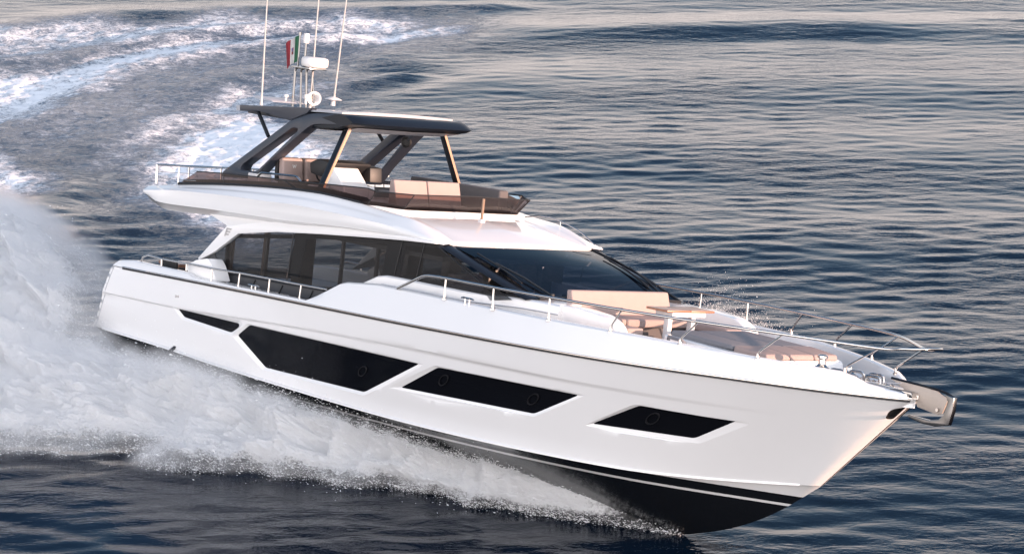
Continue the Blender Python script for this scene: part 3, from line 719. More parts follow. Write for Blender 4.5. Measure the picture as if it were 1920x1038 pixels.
# ---- flybridge aft rail
for sg in (1, -1):
    def F(u): return (u[0], u[1]*sg, u[2])
    r1 = [(1.265, -2.000, 3.821), (1.240, -2.000, 4.195), (2.567, -2.000, 4.296), (3.565, -2.000, 4.388)]
    rl = MB(); rl.tube(fillet([F(r1[1]), F(r1[2]), F(r1[3])], .05), .02, 8); ro = rl.build('flybridge_rail', M['steel'], yacht)
    MB().tube([F(r1[0]), F(r1[1])], .028, 8).build('stanchion', M['steel'], ro)
    MB().tube([F((1.991, -2.000, 3.905)), F((1.973, -2.000, 4.230))], .016, 8).build('stanchion', M['steel'], ro)
    if sg == 1:
        y_ = abs(r1[1][1])
        MB().tube([(r1[1][0], -y_, r1[1][2]), (r1[1][0]-.05, 0, r1[1][2]), (r1[1][0], y_, r1[1][2])], .02, 8).build('aft_rail', M['steel'], ro)
        for yy in (-1.2,-.4,.4,1.2): MB().tube([(r1[1][0]-.03, yy, r1[1][2]), (r1[0][0]-.03, yy, r1[0][2])], .016, 8).build('stanchion', M['steel'], ro)
        for dz in (-.14,-.27): MB().tube([(r1[1][0], -y_, r1[1][2]+dz), (r1[2][0], -y_, r1[2][2]+dz)], .006, 6).build('rail_wire', M['steel'], ro)
hb_ = MB(); hb_.tube(fillet([(4.370, -1.900, 4.308), (4.489, -1.900, 4.408), (5.585, -1.900, 4.462), (5.747, -1.900, 4.374)], .06, 4), .022, 8); hb_.build('grab_rail', M['steel'], yacht)

# ---- flybridge furniture
def cushion(name, loop, d, mat, bev=.04):
    return MB().prism(loop, d).build(name, M[mat], yacht, bevel=bev, seg=3)
for y0, lbl in ((-1.36, 0), (-.80, 1)):
    st_ = MB(); st_.prism([(4.32,y0,4.27),(4.50,y0,4.27),(4.42,y0,4.71),(4.28,y0,4.71)], (0,.50,0))
    so_ = st_.build('helm_seat_back', M['cushion'], yacht, bevel=.06, seg=3)
    sh = MB(); sh.prism([(4.22,y0-.015,4.24),(4.31,y0-.015,4.24),(4.27,y0-.015,4.72),(4.19,y0-.015,4.70)], (0,.53,0)); sh.build('seat_shell', M['rubber'], so_, bevel=.03)
    lg = MB(); yy = y0+.25; zz = 4.56
    for a, b in (((-.04,.03),(-.015,-.035)), ((-.015,-.035),(.005,.02)), ((.005,.02),(.025,-.035)), ((.025,-.035),(.045,.03))):
        lg.tube([(4.475, yy+a[0], zz+a[1]), (4.475, yy+b[0], zz+b[1])], .006, 5)
    lg.build('stitched_emblem', M['plastic'], so_)
    cushion('helm_seat_cushion', [(4.30,y0,4.14),(4.85,y0,4.14),(4.85,y0,4.27),(4.30,y0,4.26)], (0,.52,0), 'dark_cushion')
MB().box((4.25,-1.40,3.78),(4.75,-.26,4.13)).build('helm_seat_box', M['plastic'], yacht, bevel=.03)
MB().box((3.7,-1.62,3.78),(4.05,-1.30,4.34)).build('flybridge_locker', M['plastic'], yacht, bevel=.03)
# helm console: white moulding facing forward with a dark dash on top
cs = MB(); cs.prism([(5.15,-1.42,3.78),(5.98,-1.42,3.78),(5.95,-1.42,4.20),(5.55,-1.42,4.30),(5.32,-1.42,4.30)], (0,.35,0)); 
cs.prism([(5.15,-1.07,3.78),(6.05,-1.07,3.78),(6.0,-1.07,4.34),(5.62,-1.07,4.67),(5.40,-1.07,4.67)], (0,.62,0))
cs.prism([(5.15,-.45,3.78),(6.02,-.45,3.78),(5.98,-.45,4.36),(5.5,-.45,4.40),(5.32,-.45,4.40)], (0,.16,0))
cso = cs.build('helm_console', M['white'], yacht, bevel=.03, seg=3)
ds = MB(); ds.prism([(5.1,-1.20,4.50),(5.40,-1.20,4.46),(5.60,-1.20,4.70),(5.62,-1.20,4.76),(5.30,-1.20,4.80),(5.05,-1.20,4.70)], (0,1.06,0)); ds.build('dashboard', M['rubber'], cso, bevel=.03)
ds = MB(); ds.prism([(5.0,-.20,4.42),(5.7,-.20,4.42),(5.66,-.20,4.70),(5.1,-.20,4.74)], (0,.30,0)); ds.build('instrument_pod', M['rubber'], cso, bevel=.03)
whl = MB(); whl.tube([(5.02+.0*math.sin(t), -.8+.19*math.cos(t), 4.52+.19*math.sin(t)) for t in [2*math.pi*k/20 for k in range(21)]], .018, 6); whl.build('steering_wheel', M['rubber'], cso)
# port sofa, table, forward backrest facing the bow
cushion('sofa_back', [(4.9,1.45,4.05),(7.6,1.45,4.10),(7.6,1.45,4.55),(4.9,1.45,4.52)], (0,.24,0), 'dark_cushion', .05)
cushion('sofa_seat', [(5.3,.85,3.95),(7.2,.85,3.98),(7.2,.85,4.13),(5.3,.85,4.10)], (0,.62,0), 'dark_cushion', .05)
MB().box((5.35,.9,3.76),(7.15,1.45,3.95)).build('sofa_base', M['plastic'], yacht)
MB().box((5.75,-.02,4.26),(6.75,.62,4.30)).build('flybridge_table', M['grey_cushion'], yacht, bevel=.015)
MB().box((6.15,.22,3.78),(6.35,.42,4.26)).build('flybridge_table_leg', M['steel'], yacht, bevel=.02)
for y0 in (-.80, .02):
    cushion('forward_backrest', [(7.02,y0,4.10),(7.30,y0,4.10),(7.14,y0,4.615),(7.02,y0,4.615)], (0,.80,0), 'cushion', .03)
cushion('flybridge_sunpad', [(7.2,-1.3,4.0),(7.95,-1.2,4.0),(7.95,1.2,4.0),(7.2,1.5,4.0)], (0,0,.12), 'dark_cushion', .03)

# ---- hardtop
ht = MB()
# dark side beams + arches: outline in the side plane, leaning inboard
ARCH = [(2.862, -1.580, 4.158), (2.880, -1.580, 4.260), (3.022, -1.580, 4.354), (4.662, -1.500, 5.445), (4.842, -1.500, 5.535), (5.048, -1.500, 5.602), (5.328, -1.480, 5.657), (6.032, -1.460, 5.714), (6.128, -1.460, 5.522), (5.605, -1.480, 5.477), (5.356, -1.500, 5.440), (5.197, -1.500, 5.357), (4.991, -1.500, 5.205), (4.219, -1.550, 4.585), (3.856, -1.580, 4.225)]
HOLE = [(3.410, -1.570, 4.346), (3.443, -1.570, 4.459), (4.768, -1.500, 5.328), (4.925, -1.500, 5.329), (4.950, -1.500, 5.280), (3.982, -1.570, 4.421), (3.886, -1.570, 4.379)]
def lean(p): return -(1.60 - .13*(p[2]-4.35))
lp = roundpoly(ARCH, .05, 2); hl = roundpoly(HOLE, .05, 3)
v2 = [Vector((p.x, p.z)) for p in lp] + [Vector((p.x, p.z)) for p in hl]
ne = len(lp); nh = len(hl)
ed = [(i, (i+1) % ne) for i in range(ne)] + [(ne+i, ne+(i+1) % nh) for i in range(nh)]
res = delaunay_2d_cdt(v2, ed, [], 0, 1e-6)
o2 = [(p.x, p.z) for p in lp]; h2 = [(p.x, p.z) for p in hl]
tf = []
for f in res[2]:
    cx = sum(res[0][i].x for i in f)/3; cz = sum(res[0][i].y for i in f)/3
    if inside(cx, cz, o2) and not inside(cx, cz, h2): tf.append(f)
for sg in (1, -1):
    am = MB(); vs = [(p.x, sg*lean((0,0,p.y)), p.y) for p in res[0]]; TH = .26
    n = len(vs); am.add(vs + [(x, y+sg*TH, z) for x, y, z in vs], tf + [tuple(n+i for i in reversed(f)) for f in tf])
    cnt = {}
    for f in tf:
        for i in range(3): cnt[(f[i], f[(i+1)%3])] = 1
    am.add(vs + [(x, y+sg*TH, z) for x, y, z in vs], [(a, b, n+b, n+a) for (a, b) in cnt if (b, a) not in cnt])
    ao = am.build('hardtop_arch', M['navy'], yacht, smooth=30, bevel=.012)
    if sg == -1:
        sk = MB(); sk.lathe((4.95, 1.50-.28, 5.18), (0.3,-1,0), [(0,.0),(.07,.0),(.09,.025),(.11,.02),(.11,-.03)], 18); sk.build('speaker', M['rubber'], ao)
    # aft overhang beam with silver end cap and its dark wedge
    bmz = [(3.035, -1.500, 5.586), (5.273, -1.500, 5.747), (5.152, -1.500, 5.633), (4.639, -1.500, 5.443), (4.416, -1.500, 5.466), (4.157, -1.500, 5.496), (3.607, -1.500, 5.526), (3.054, -1.500, 5.473)]
    MB().prism([(p[0], -sg*1.47, p[2]) for p in bmz], (0, sg*.16, 0)).build('hardtop_beam', M['navy'], yacht, bevel=.008)
    ec = [(2.925, -1.500, 5.570), (3.032, -1.500, 5.586), (3.050, -1.500, 5.473), (2.941, -1.500, 5.472)]
    MB().prism([(p[0], -sg*1.475, p[2]) for p in ec], (0, sg*.17, 0)).build('beam_end_cap', M['grey'], yacht, bevel=.006)
    s0, s1 = (3.537, -1.460, 5.519), (4.004, -1.460, 5.070)
    MB().tube([(s0[0], -sg*1.40, s0[2]), (s1[0], -sg*1.44, s1[2])], .038, 10).build('hardtop_strut', M['black'], yacht)
    # front pillar
    p0 = Vector((6.09, -sg*1.16, 5.50)); p1 = Vector((6.14, -sg*1.67, 4.42)); p2 = Vector((6.12, -sg*1.75, 4.12))
    def sect(p): return [p+Vector((-.09,-.035,0)), p+Vector((.06,-.035,0)), p+Vector((.06,.035,0)), p+Vector((-.09,.035,0))]
    pm = MB(); pm.grid([sect(p0), sect(p1), sect(p2)], True); po = pm.build('front_pillar', M['black'], yacht, bevel=.008)
    pf = MB(); pf.grid([[p+Vector((.063,-.028,0)), p+Vector((.070,-.028,0)), p+Vector((.070,.028,0)), p+Vector((.063,.028,0))] for p in (p0+Vector((0,0,-.02)), p1, p2+Vector((0,0,.02)))], True); pf.build('pillar_sunlit_face', M['sunbronze'], po)  # orange strip: sunlight painted onto the front face of the dark pillar
# roof shell: dark slab with rounded nose, pale liner below
rf = MB(); rows = []
for w in np.linspace(-1, 1, 31):
    aw_ = abs(w); y = 1.475*w; yi = 1.36*w; cr = max(0., (aw_-.80)/.20); fx = .10*(1-w*w) - .16*cr**2.2
    r = [(4.55, yi, 5.54), (5.4, yi, 5.62), (5.95+fx*.3, yi*1.02, 5.69), (6.1+fx*.3, y, 5.705), (6.36+fx, y, 5.735-.012*w*w), (6.50+fx, y, 5.71-.012*w*w), (6.70+fx, y, 5.615), (6.725+fx, y, 5.595), (6.70+fx, y, 5.575),
         (6.60+fx, y, 5.535), (6.1+fx*.4, y, 5.45-.03*(1-aw_)), (5.95, yi*1.02, 5.43), (5.3, yi, 5.365-.02*(1-aw_)), (4.6, yi, 5.37)]
    rows.append(r)
rf.grid(rows, True); rf.add(rows[0], [tuple(range(14))]); rf.add(rows[-1], [tuple(range(14))])
rf.build('hardtop', M['roofdark'], yacht, smooth=32)
ln = MB(); ln.grid([[(4.6,-1.15,5.36),(4.6,0,5.355),(4.6,1.15,5.36)],[(5.3,-1.2,5.352),(5.3,0,5.335),(5.3,1.2,5.352)],[(6.0,-1.25,5.40),(6.02,0,5.385),(6.0,1.25,5.40)],[(6.5,-1.28,5.50),(6.58,0,5.49),(6.5,1.28,5.50)]])
ln.build('hardtop_liner', M['plastic'], yacht)
# pale sliding top plate
tp = MB(); rows = []
for x, z, wv in ((3.05,5.555,1.44),(3.9,5.61,1.44),(4.9,5.69,1.42),(5.6,5.735,1.40),(6.1,5.755,1.37)):
    rows.append([(x,-wv,z-.035),(x,-wv,z),(x,-wv*.5,z+.025),(x,0,z+.03),(x,wv*.5,z+.025),(x,wv,z),(x,wv,z-.035),(x,0,z-.03)])
tp.grid(rows, True); tp.add(rows[0], [tuple(range(8))]); tp.add(rows[-1], [tuple(range(8))])
tp.build('hardtop_plate', M['grey_plate'] if 'grey_plate' in M else M['plastic'], yacht, smooth=30)
hb2 = MB(); hb2.box((3.08,-1.30,5.44),(4.6,1.30,5.545)); hb2.build('hardtop_underframe', M['navy'], yacht, bevel=.02)

# ---- mast, radar, whips, horns on the hardtop
zt = 5.62
mast = MB()
for y0, y1, x0, x1 in ((-.17,-.14,3.05,2.98),(.17,.14,3.05,2.98)):
    mast.tube(fillet([(x0,y0-.02,zt), (x1,y1-.02,6.38), (x1+.30,y1-.0,6.42)], .08, 4), .024, 8)
    mast.tube(fillet([(x0+.10,y0+.10,zt), (x1+.06,y1+.08,6.36), (x1+.30,y1+.0,6.40)], .08, 4), .02, 8)
mast.build('radar_mast', M['maststeel'], yacht)
rp = MB(); rp.box((2.92,-.22,6.39),(3.50,.22,6.42)); rp.build('radar_platform', M['steel'], yacht, bevel=.01)
rd = MB(); rd.lathe((3.25,.10,6.425), (0,0,1), [(.0,0),(.22,.0),(.262,.03),(.27,.08),(.268,.15),(.25,.185),(.2,.2),(0,.205)], 32); rd.build('radar_dome', M['plastic'], yacht, smooth=60)
stf = MB(); stf.tube([(2.95,-.08,6.40),(2.90,-.06,7.02)], .018, 8); stf.tube([(2.90,-.06,7.02),(2.90,-.06,7.08)], .03, 8); stf.build('flagstaff', M['maststeel'], yacht)
nl = MB(); nl.lathe((2.97,.05,6.88), (0,0,1), [(0,0),(.06,0),(.06,.17),(.055,.19),(0,.19)], 16); nlo = nl.build('masthead_light', M['plastic'], yacht)
MB().tube([(2.99,.05,6.40),(2.98,.05,6.88)], .022, 8).build('light_pole', M['maststeel'], nlo)
for base, top, yv in (((490,188),(505,-60),-.93), ((583,188),(602,-60),.22), ((626,190),(657,-60),.72)):
    pass
for b_, t_ in (((2.999, -0.930, 5.733), (2.826, -0.930, 8.229)), ((3.078, 0.220, 5.749), (3.003, 0.220, 8.330)), ((3.186, 0.720, 5.861), (3.289, 0.720, 8.389))):
    w_ = MB(); b_ = Vector(b_); t_ = Vector(t_); w_.tube([b_, b_.lerp(t_,.5), t_], [.019,.015,.011], 8)
    w_.lathe(b_+Vector((0,0,-.1)), (0,0,1), [(.035,-.03),(.035,.0),(.024,.06),(.024,.14),(0,.14)], 10); w_.build('whip_antenna', M['whip'], yacht)
dm = Vector((3.243, 0.660, 5.821)); d_ = MB(); d_.lathe(dm, (0,0,1), [(.0,-.12),(.05,-.12),(.035,-.03),(.10,-.012),(.175,.0),(.16,.012),(.08,.045),(0,.06)], 24); d_.build('satellite_antenna', M['plastic'], yacht, smooth=60)
hc = Vector((3.095, 0.280, 5.807)); h_ = MB()
hx = Vector((.85,-.45,.08)).normalized()
h_.lathe(hc, hx, [(.0,-.28),(.025,-.28),(.03,-.12),(.055,-.03),(.10,.045),(.138,.075),(.142,.08),(.13,.078),(.07,.02),(.03,-.04),(0,-.05)], 24); h_.tube([hc+Vector((-.1,.05,-.02)), hc+Vector((-.1,.05,-.16))], .025, 6)
h_.build('horn', M['plastic'], yacht, smooth=60)
c2 = Vector((3.078, 0.100, 5.743)); h_ = MB(); h_.tube([c2+Vector((0,0,-.06)), c2+Vector((0,0,.08))], .028, 8); h_.lathe(c2+Vector((0,0,.08)), (0,0,1), [(0,-.05),(.05,-.03),(.055,.03),(.03,.06),(0,.065)], 14); h_.build('deck_light', M['plastic'], yacht)
pn = MB(); pc = (2.813, -0.400, 5.733); x, y, z = pc
pn.hexa([(x-.25,y-.38,z-.02),(x+.25,y-.30,z-.05),(x+.30,y+.46,z-.05),(x-.20,y+.40,z-.02),(x-.25,y-.38,z+.03),(x+.2,y-.28,z-.02),(x+.25,y+.42,z-.02),(x-.20,y+.40,z+.02)])
pn.build('solar_panel', M['grey'], yacht, bevel=.01)
gp_ = Vector((2.996, -0.330, 5.807)); MB().lathe(gp_, (0,0,1), [(0,-.10),(.02,-.10),(.02,-.02),(.045,-.01),(.045,.03),(.02,.045),(0,.047)], 14).build('gps_antenna', M['plastic'], yacht)

# ---- interior seen through the glass
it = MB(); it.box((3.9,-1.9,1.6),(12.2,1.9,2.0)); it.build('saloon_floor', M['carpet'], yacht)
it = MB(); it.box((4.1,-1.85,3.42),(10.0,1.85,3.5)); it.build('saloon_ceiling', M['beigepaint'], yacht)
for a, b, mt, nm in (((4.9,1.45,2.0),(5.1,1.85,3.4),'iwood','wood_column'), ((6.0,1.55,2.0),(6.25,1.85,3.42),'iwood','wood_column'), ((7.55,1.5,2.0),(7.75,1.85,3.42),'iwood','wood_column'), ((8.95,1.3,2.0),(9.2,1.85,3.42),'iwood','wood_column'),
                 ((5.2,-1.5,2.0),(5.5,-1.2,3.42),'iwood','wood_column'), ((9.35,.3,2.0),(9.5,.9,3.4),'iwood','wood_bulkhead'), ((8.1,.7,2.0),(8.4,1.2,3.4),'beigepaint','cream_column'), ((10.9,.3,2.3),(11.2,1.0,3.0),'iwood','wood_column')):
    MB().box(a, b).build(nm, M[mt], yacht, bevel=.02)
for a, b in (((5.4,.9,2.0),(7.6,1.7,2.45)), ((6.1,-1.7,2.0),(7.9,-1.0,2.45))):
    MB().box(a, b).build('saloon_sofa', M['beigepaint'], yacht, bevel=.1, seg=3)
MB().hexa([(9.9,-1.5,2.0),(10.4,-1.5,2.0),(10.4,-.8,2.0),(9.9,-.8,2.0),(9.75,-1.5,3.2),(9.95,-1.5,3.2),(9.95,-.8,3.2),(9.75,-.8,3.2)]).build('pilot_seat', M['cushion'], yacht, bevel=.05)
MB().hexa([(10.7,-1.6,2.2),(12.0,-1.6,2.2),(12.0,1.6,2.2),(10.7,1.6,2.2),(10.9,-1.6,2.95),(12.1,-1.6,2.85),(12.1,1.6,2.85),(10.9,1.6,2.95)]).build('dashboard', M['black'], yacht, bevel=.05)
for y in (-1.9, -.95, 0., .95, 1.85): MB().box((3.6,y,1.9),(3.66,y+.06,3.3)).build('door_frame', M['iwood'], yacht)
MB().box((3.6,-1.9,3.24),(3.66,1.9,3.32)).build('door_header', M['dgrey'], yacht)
for y in (-.25, -.17, .62): MB().box((1.5,y,1.5),(1.55,y+.04,3.3)).build('cockpit_pole', M['sunbronze'], yacht)

# ---- cockpit
MB().box((.9,-2.3,1.35),(3.7,2.3,1.45)).build('cockpit_sole', M['teak'], yacht)
MB().box((.75,-1.9,1.45),(1.2,1.9,2.15)).build('cockpit_sofa', M['dark_cushion'], yacht, bevel=.05)
# loose furniture: a teak table and a dark wicker armchair
t0 = Vector((1.677, -1.450, 2.378)); 
ct = yempty('cockpit_table', 'brown teak dining table in the aft cockpit', 'table', (t0.x, t0.y, 1.451))
MB().box((-.35,-.36,.80),(.35,.42,.86)).build('table_top', M['teak'], ct, bevel=.012)
for y in (-.2,.2): MB().box((-.06,y-.06,0),(.06,y+.06,.80)).build('table_leg', M['steel'], ct, bevel=.01)
c0 = Vector((2.209, -1.850, 2.291))
ch_ = yempty('cockpit_chair', 'dark wicker armchair at the teak table in the aft cockpit', 'chair', (c0.x, c0.y, 1.451))
MB().box((-.26,-.26,.40),(.26,.26,.47)).build('seat', M['rubber'], ch_, bevel=.02)
MB().hexa([(-.25,-.27,.47),(.25,-.27,.47),(.25,-.22,.47),(-.25,-.22,.47),(-.24,-.36,1.0),(.24,-.36,1.0),(.24,-.31,1.0),(-.24,-.31,1.0)]).build('backrest', M['rubber'], ch_, bevel=.02)
for x in (-.23,.23):
    MB().tube(fillet([(x,-.24,.70),(x,.24,.68),(x,.24,.45)], .06), .02, 8).build('armrest', M['rubber'], ch_)
    for y in (-.23,.23): MB().tube([(x,y,0),(x,y,.42)], .02, 8).build('leg', M['rubber'], ch_)

# ---- flag
fx, fy, fz = 2.90, -.07, 7.02
fg = yempty('flag', 'green white and red ensign with a crest flying from the staff above the hardtop', 'flag', (fx, fy, fz))
FLY = Vector((-.52, -.08, -.16)); HO = Vector((.015, -.01, -.52))
def fpt(u, v):
    wv = .055*math.sin(u*9.0 + v*2.2)*u**.6
    p = FLY*u*.62 + HO*(v*(1-.06*u)) + Vector((.10*u*v, -.02*u, -.16*u*u*.6)) + Vector((wv*.7, -wv*.7, wv*.2))
    return p
for i, (nm, mt) in enumerate((('green_band','green'), ('white_band','fwhite'), ('red_band','red'))):
    g = MB(); g.grid([[fpt((i+k/8)/3, v) for v in np.linspace(0, 1, 12)] for k in range(9)])
    bo_ = g.build(nm, M[mt], fg, smooth=80)
    if i == 1:
        for sg in (1, -1):
            e = MB()
            for (u0, v0, mt_) in ((.44,.40,'red'), (.505,.40,'blue'), (.44,.52,'blue'), (.505,.52,'red')): pass
            def fo(u, v): 
                n = (fpt(u+.01, v)-fpt(u-.01, v)).cross(fpt(u, v+.01)-fpt(u, v-.01)).normalized(); return fpt(u, v)+n*.004*sg
            for (u0, v0, c_) in ((.43,.36,'red'), (.505,.36,'blue'), (.43,.50,'rubber'), (.505,.50,'red')):
                q_ = MB(); q_.grid([[fo(u0+.07*a, v0+.13*b) for b in np.linspace(0,1,3)] for a in np.linspace(0,1,3)]); q_.build('crest', M[c_], bo_, smooth=80)

# ---- anchor hanging from the bow roller
an = yempty('anchor', 'polished steel anchor hanging from the bow roller on its pale plate', 'anchor', (20.05, 0, 2.55))
def al(p): return (p[0]-20.05, p[1], p[2]-2.55)
pl_ = [(19.408, 0.020, 2.772), (19.620, 0.020, 2.788), (20.418, 0.020, 2.730), (20.530, 0.020, 2.678), (20.675, 0.020, 2.641), (20.575, 0.020, 2.389), (20.475, 0.020, 2.355), (20.022, 0.020, 2.412), (19.980, 0.020, 2.528)]
MB().prism([al(p) for p in pl_], (0,.03,0)).build('shank_plate', M['brushed'], an, bevel=.006)
rim = [(19.392, 0.035, 2.788), (20.400, 0.035, 2.758), (20.625, 0.035, 2.728), (20.807, 0.035, 2.671)]
MB().tube([al(p) for p in rim], .022, 8).build('shank_edge', M['black'], an)
fl_ = [(20.647, 0.000, 2.715), (20.848, 0.000, 2.686), (20.846, 0.000, 2.477), (20.791, 0.000, 2.232), (20.499, 0.000, 2.166), (20.206, 0.000, 2.170), (19.989, 0.000, 2.204), (19.891, 0.000, 2.232), (19.910, 0.000, 2.261), (20.099, 0.000, 2.257), (20.370, 0.000, 2.250), (20.562, 0.000, 2.290), (20.664, 0.000, 2.377), (20.721, 0.000, 2.613)]
n_ = len(fl_); MB().prism([al((p[0], -.045, p[2])) for p in fl_], (0,.09,0)).build('fluke', M['maststeel'], an, bevel=.012, seg=2)
bl_ = Vector(al((20.492, -0.012, 2.436))); MB().lathe(bl_, (0,-1,0), [(0,.012),(.03,.012),(.034,0)], 12).build('bolt', M['steel'], an)
# ================================================================== the sea
def seg_dist(px, py, poly, closed):
    """distance to a polyline, and for closed ones whether the point lies inside"""
    d = np.full(px.shape, 1e9); ins = np.zeros(px.shape, bool); n = len(poly)
    for i in range(n if closed else n-1):
        x0, y0 = poly[i]; x1, y1 = poly[(i+1) % n]
        dx, dy = x1-x0, y1-y0; t = np.clip(((px-x0)*dx+(py-y0)*dy)/(dx*dx+dy*dy+1e-9), 0, 1)
        d = np.minimum(d, (px-x0-t*dx)**2 + (py-y0-t*dy)**2)
        if closed:
            c = ((y0 > py) != (y1 > py)) & (px < (x1-x0)*(py-y0)/(y1-y0+1e-12)+x0); ins ^= c
    return np.sqrt(d), ins
FOAM = [
  ([(-21.92, 61.86), (-17.90, 63.43), (-11.99, 66.13), (-5.00, 65.86), (-4.93, 61.86), (-8.43, 54.55), (-9.37, 47.03), (-7.46, 33.75), (-8.79, 27.88), (-10.23, 25.86), (-12.64, 32.97), (-14.51, 34.53), (-16.22, 37.81), (-18.29, 37.81)], .36, 3.0),  # outlines on the water (metres), strength, edge softness
  ([(-20.60, 62.90), (-17.97, 63.96), (-15.26, 64.77), (-11.99, 66.13), (-8.99, 66.55), (-5.92, 65.17), (-5.88, 63.16), (-8.78, 62.12), (-12.14, 60.58), (-14.76, 59.57), (-16.88, 57.73), (-18.51, 55.36), (-20.56, 52.86), (-21.88, 61.60)], .80, 1.6),
  ([(-20.31, 51.21), (-19.25, 53.19), (-17.58, 54.78), (-16.28, 57.13), (-14.08, 59.95), (-11.27, 61.09), (-7.71, 62.90), (-4.95, 63.16), (-4.93, 61.86), (-8.48, 59.57), (-11.08, 58.10), (-12.71, 56.42), (-13.82, 55.13), (-15.51, 50.14), (-16.46, 47.03), (-17.02, 43.90), (-17.72, 42.22), (-18.55, 39.53)], .92, 1.3),
  ([(-14.45, 39.09), (-13.55, 43.62), (-12.83, 46.04), (-11.61, 48.87), (-9.98, 51.75), (-8.27, 51.21), (-9.46, 48.56), (-10.01, 47.03), (-11.12, 44.57), (-12.02, 42.22), (-12.80, 39.09), (-13.53, 36.14), (-13.88, 35.33)], .78, 1.5),
  ([(-10.24, 45.54), (-9.46, 43.15), (-8.29, 38.66), (-7.43, 36.14), (-7.45, 33.36), (-9.71, 33.36), (-12.39, 33.36), (-13.26, 34.93), (-12.76, 38.66), (-12.02, 42.22), (-11.14, 44.86)], 1.05, 1.0),
  ([(-13.12, 34.93), (-9.79, 34.53), (-8.88, 29.28), (-9.09, 24.56), (-9.84, 25.86), (-10.76, 27.54), (-11.79, 30.00), (-12.63, 32.21)], .80, 1.0),
  ([(-17.95, 39.53), (-16.55, 36.97), (-15.39, 34.14), (-15.35, 32.21), (-16.89, 32.21)], .9, .8),
]
RIDGE = [ # wake waves: crest line, height, width
  ([(-21.88, 61.60), (-20.64, 63.16), (-19.49, 64.23), (-17.13, 66.55), (-14.92, 67.25), (-12.40, 68.38), (-9.03, 67.53), (-4.07, 68.10)], .22, 1.4),
  ([(-20.40, 51.75), (-19.36, 53.98), (-17.68, 55.59), (-16.72, 57.85), (-14.36, 61.09), (-11.40, 62.90), (-7.76, 64.23)], .22, .9),
  ([(-18.48, 39.09), (-17.66, 41.76), (-16.95, 44.57), (-16.04, 47.54), (-15.13, 51.21), (-13.82, 55.13), (-12.42, 57.13), (-8.67, 59.82)], .24, 1.0),
  ([(-17.51, 34.53), (-16.99, 36.97), (-16.13, 40.59), (-15.21, 44.57), (-13.93, 47.54), (-12.29, 51.21), (-10.42, 53.42)], .26, 1.5),
  ([(-15.71, 30.72), (-15.27, 34.93), (-14.55, 38.66), (-13.52, 41.76), (-12.38, 44.57)], .22, 1.1),
  ([(-14.70, 29.28), (-14.32, 32.97), (-13.53, 36.14), (-12.72, 38.23)], .16, .8),
  ([(-13.96, 26.53), (-13.28, 29.85), (-12.17, 31.09), (-10.87, 30.36)], .18, .9),
  ([(-13.26, 23.93), (-12.52, 26.53), (-11.26, 27.20), (-10.28, 26.53)], .15, .8),
  ([(-6.44, 57.13), (-4.71, 58.83), (-2.20, 60.33), (0.55, 61.86), (3.36, 63.43), (6.20, 64.36), (8.96, 63.96), (15.02, 64.77)], .15, 1.6),
  ([(-2.19, 63.16), (1.51, 63.43), (5.20, 63.16), (9.74, 62.51), (14.61, 61.86)], .10, 1.4),
  ([(-10.56, 45.54), (-10.05, 47.54), (-9.19, 49.61), (-8.25, 50.67), (-6.98, 52.30)], .26, .8),
]
def axis(lo, a, b, hi, d0, g):
    c = list(np.arange(a, b, d0)); x = b; d = d0
    while x < hi: c.append(x); d = min(d*g, 700.); x += d
    c.append(hi); x = a - d0; d = d0; l = []
    while x > lo: l.append(x); d = min(d*g, 700.); x -= d
    l.append(lo); return np.array(l[::-1] + c)
ax = axis(-6000, -26, 20, 6000, .105, 1.16); ay = axis(-300, -3.5, 82, 8000, .125, 1.16)
X, Y = np.meshgrid(ax, ay); X = X.ravel(); Y = Y.ravel()
def vnoise(x, y, seed):
    r = np.random.default_rng(seed); o = np.zeros_like(x)
    for k in range(7):
        a = r.uniform(0, 2*math.pi); f = r.uniform(.5, 1.5); o += np.sin(x*f*math.cos(a)+y*f*math.sin(a)+r.uniform(0, 7))
    return o/3.5
fade = np.clip((28-np.abs(X+3))/6, 0, 1)*np.clip((90-Y)/8, 0, 1)*np.clip((Y+40)/8, 0, 1)
Z = np.zeros_like(X)
rw = np.random.default_rng(11)
patch = .14 + 1.22*np.clip(.44 + .85*vnoise(X*.05, Y*.085, 5) + .35*vnoise(X*.2, Y*.22, 6), 0, 1.2)
near = np.clip((30-Y)/30, 0, 1)
patch = patch*(1-.55*near) + .62*near*1.25
for k in range(72):
    lam = .42*(12.0**(k/71)); th = math.radians(-96) + rw.normal(0, .48); 
    sl = (math.exp(-(math.log(lam/.95)**2)/(2*.40**2))*.060 + .011)*rw.uniform(.5, 1.4)
    amp = sl*lam/(2*math.pi)*.55
    kx, ky = math.cos(th)*2*math.pi/lam, math.sin(th)*2*math.pi/lam
    ph = rw.uniform(0, 7)
    w = np.sin(kx*X + ky*Y + ph + 1.8*vnoise(X*.33, Y*.38, 100+k % 9))
    Z += amp*w*(patch if lam < 3 else 1.0)
Z *= np.interp(Y, [-5, 4, 14, 30, 48, 80], [.42, .38, .32, .22, .15, .13])*(1 - .36*np.clip((X+1.5)/4, 0, 1)*np.clip((22-Y)/14, 0, 1))*1.0
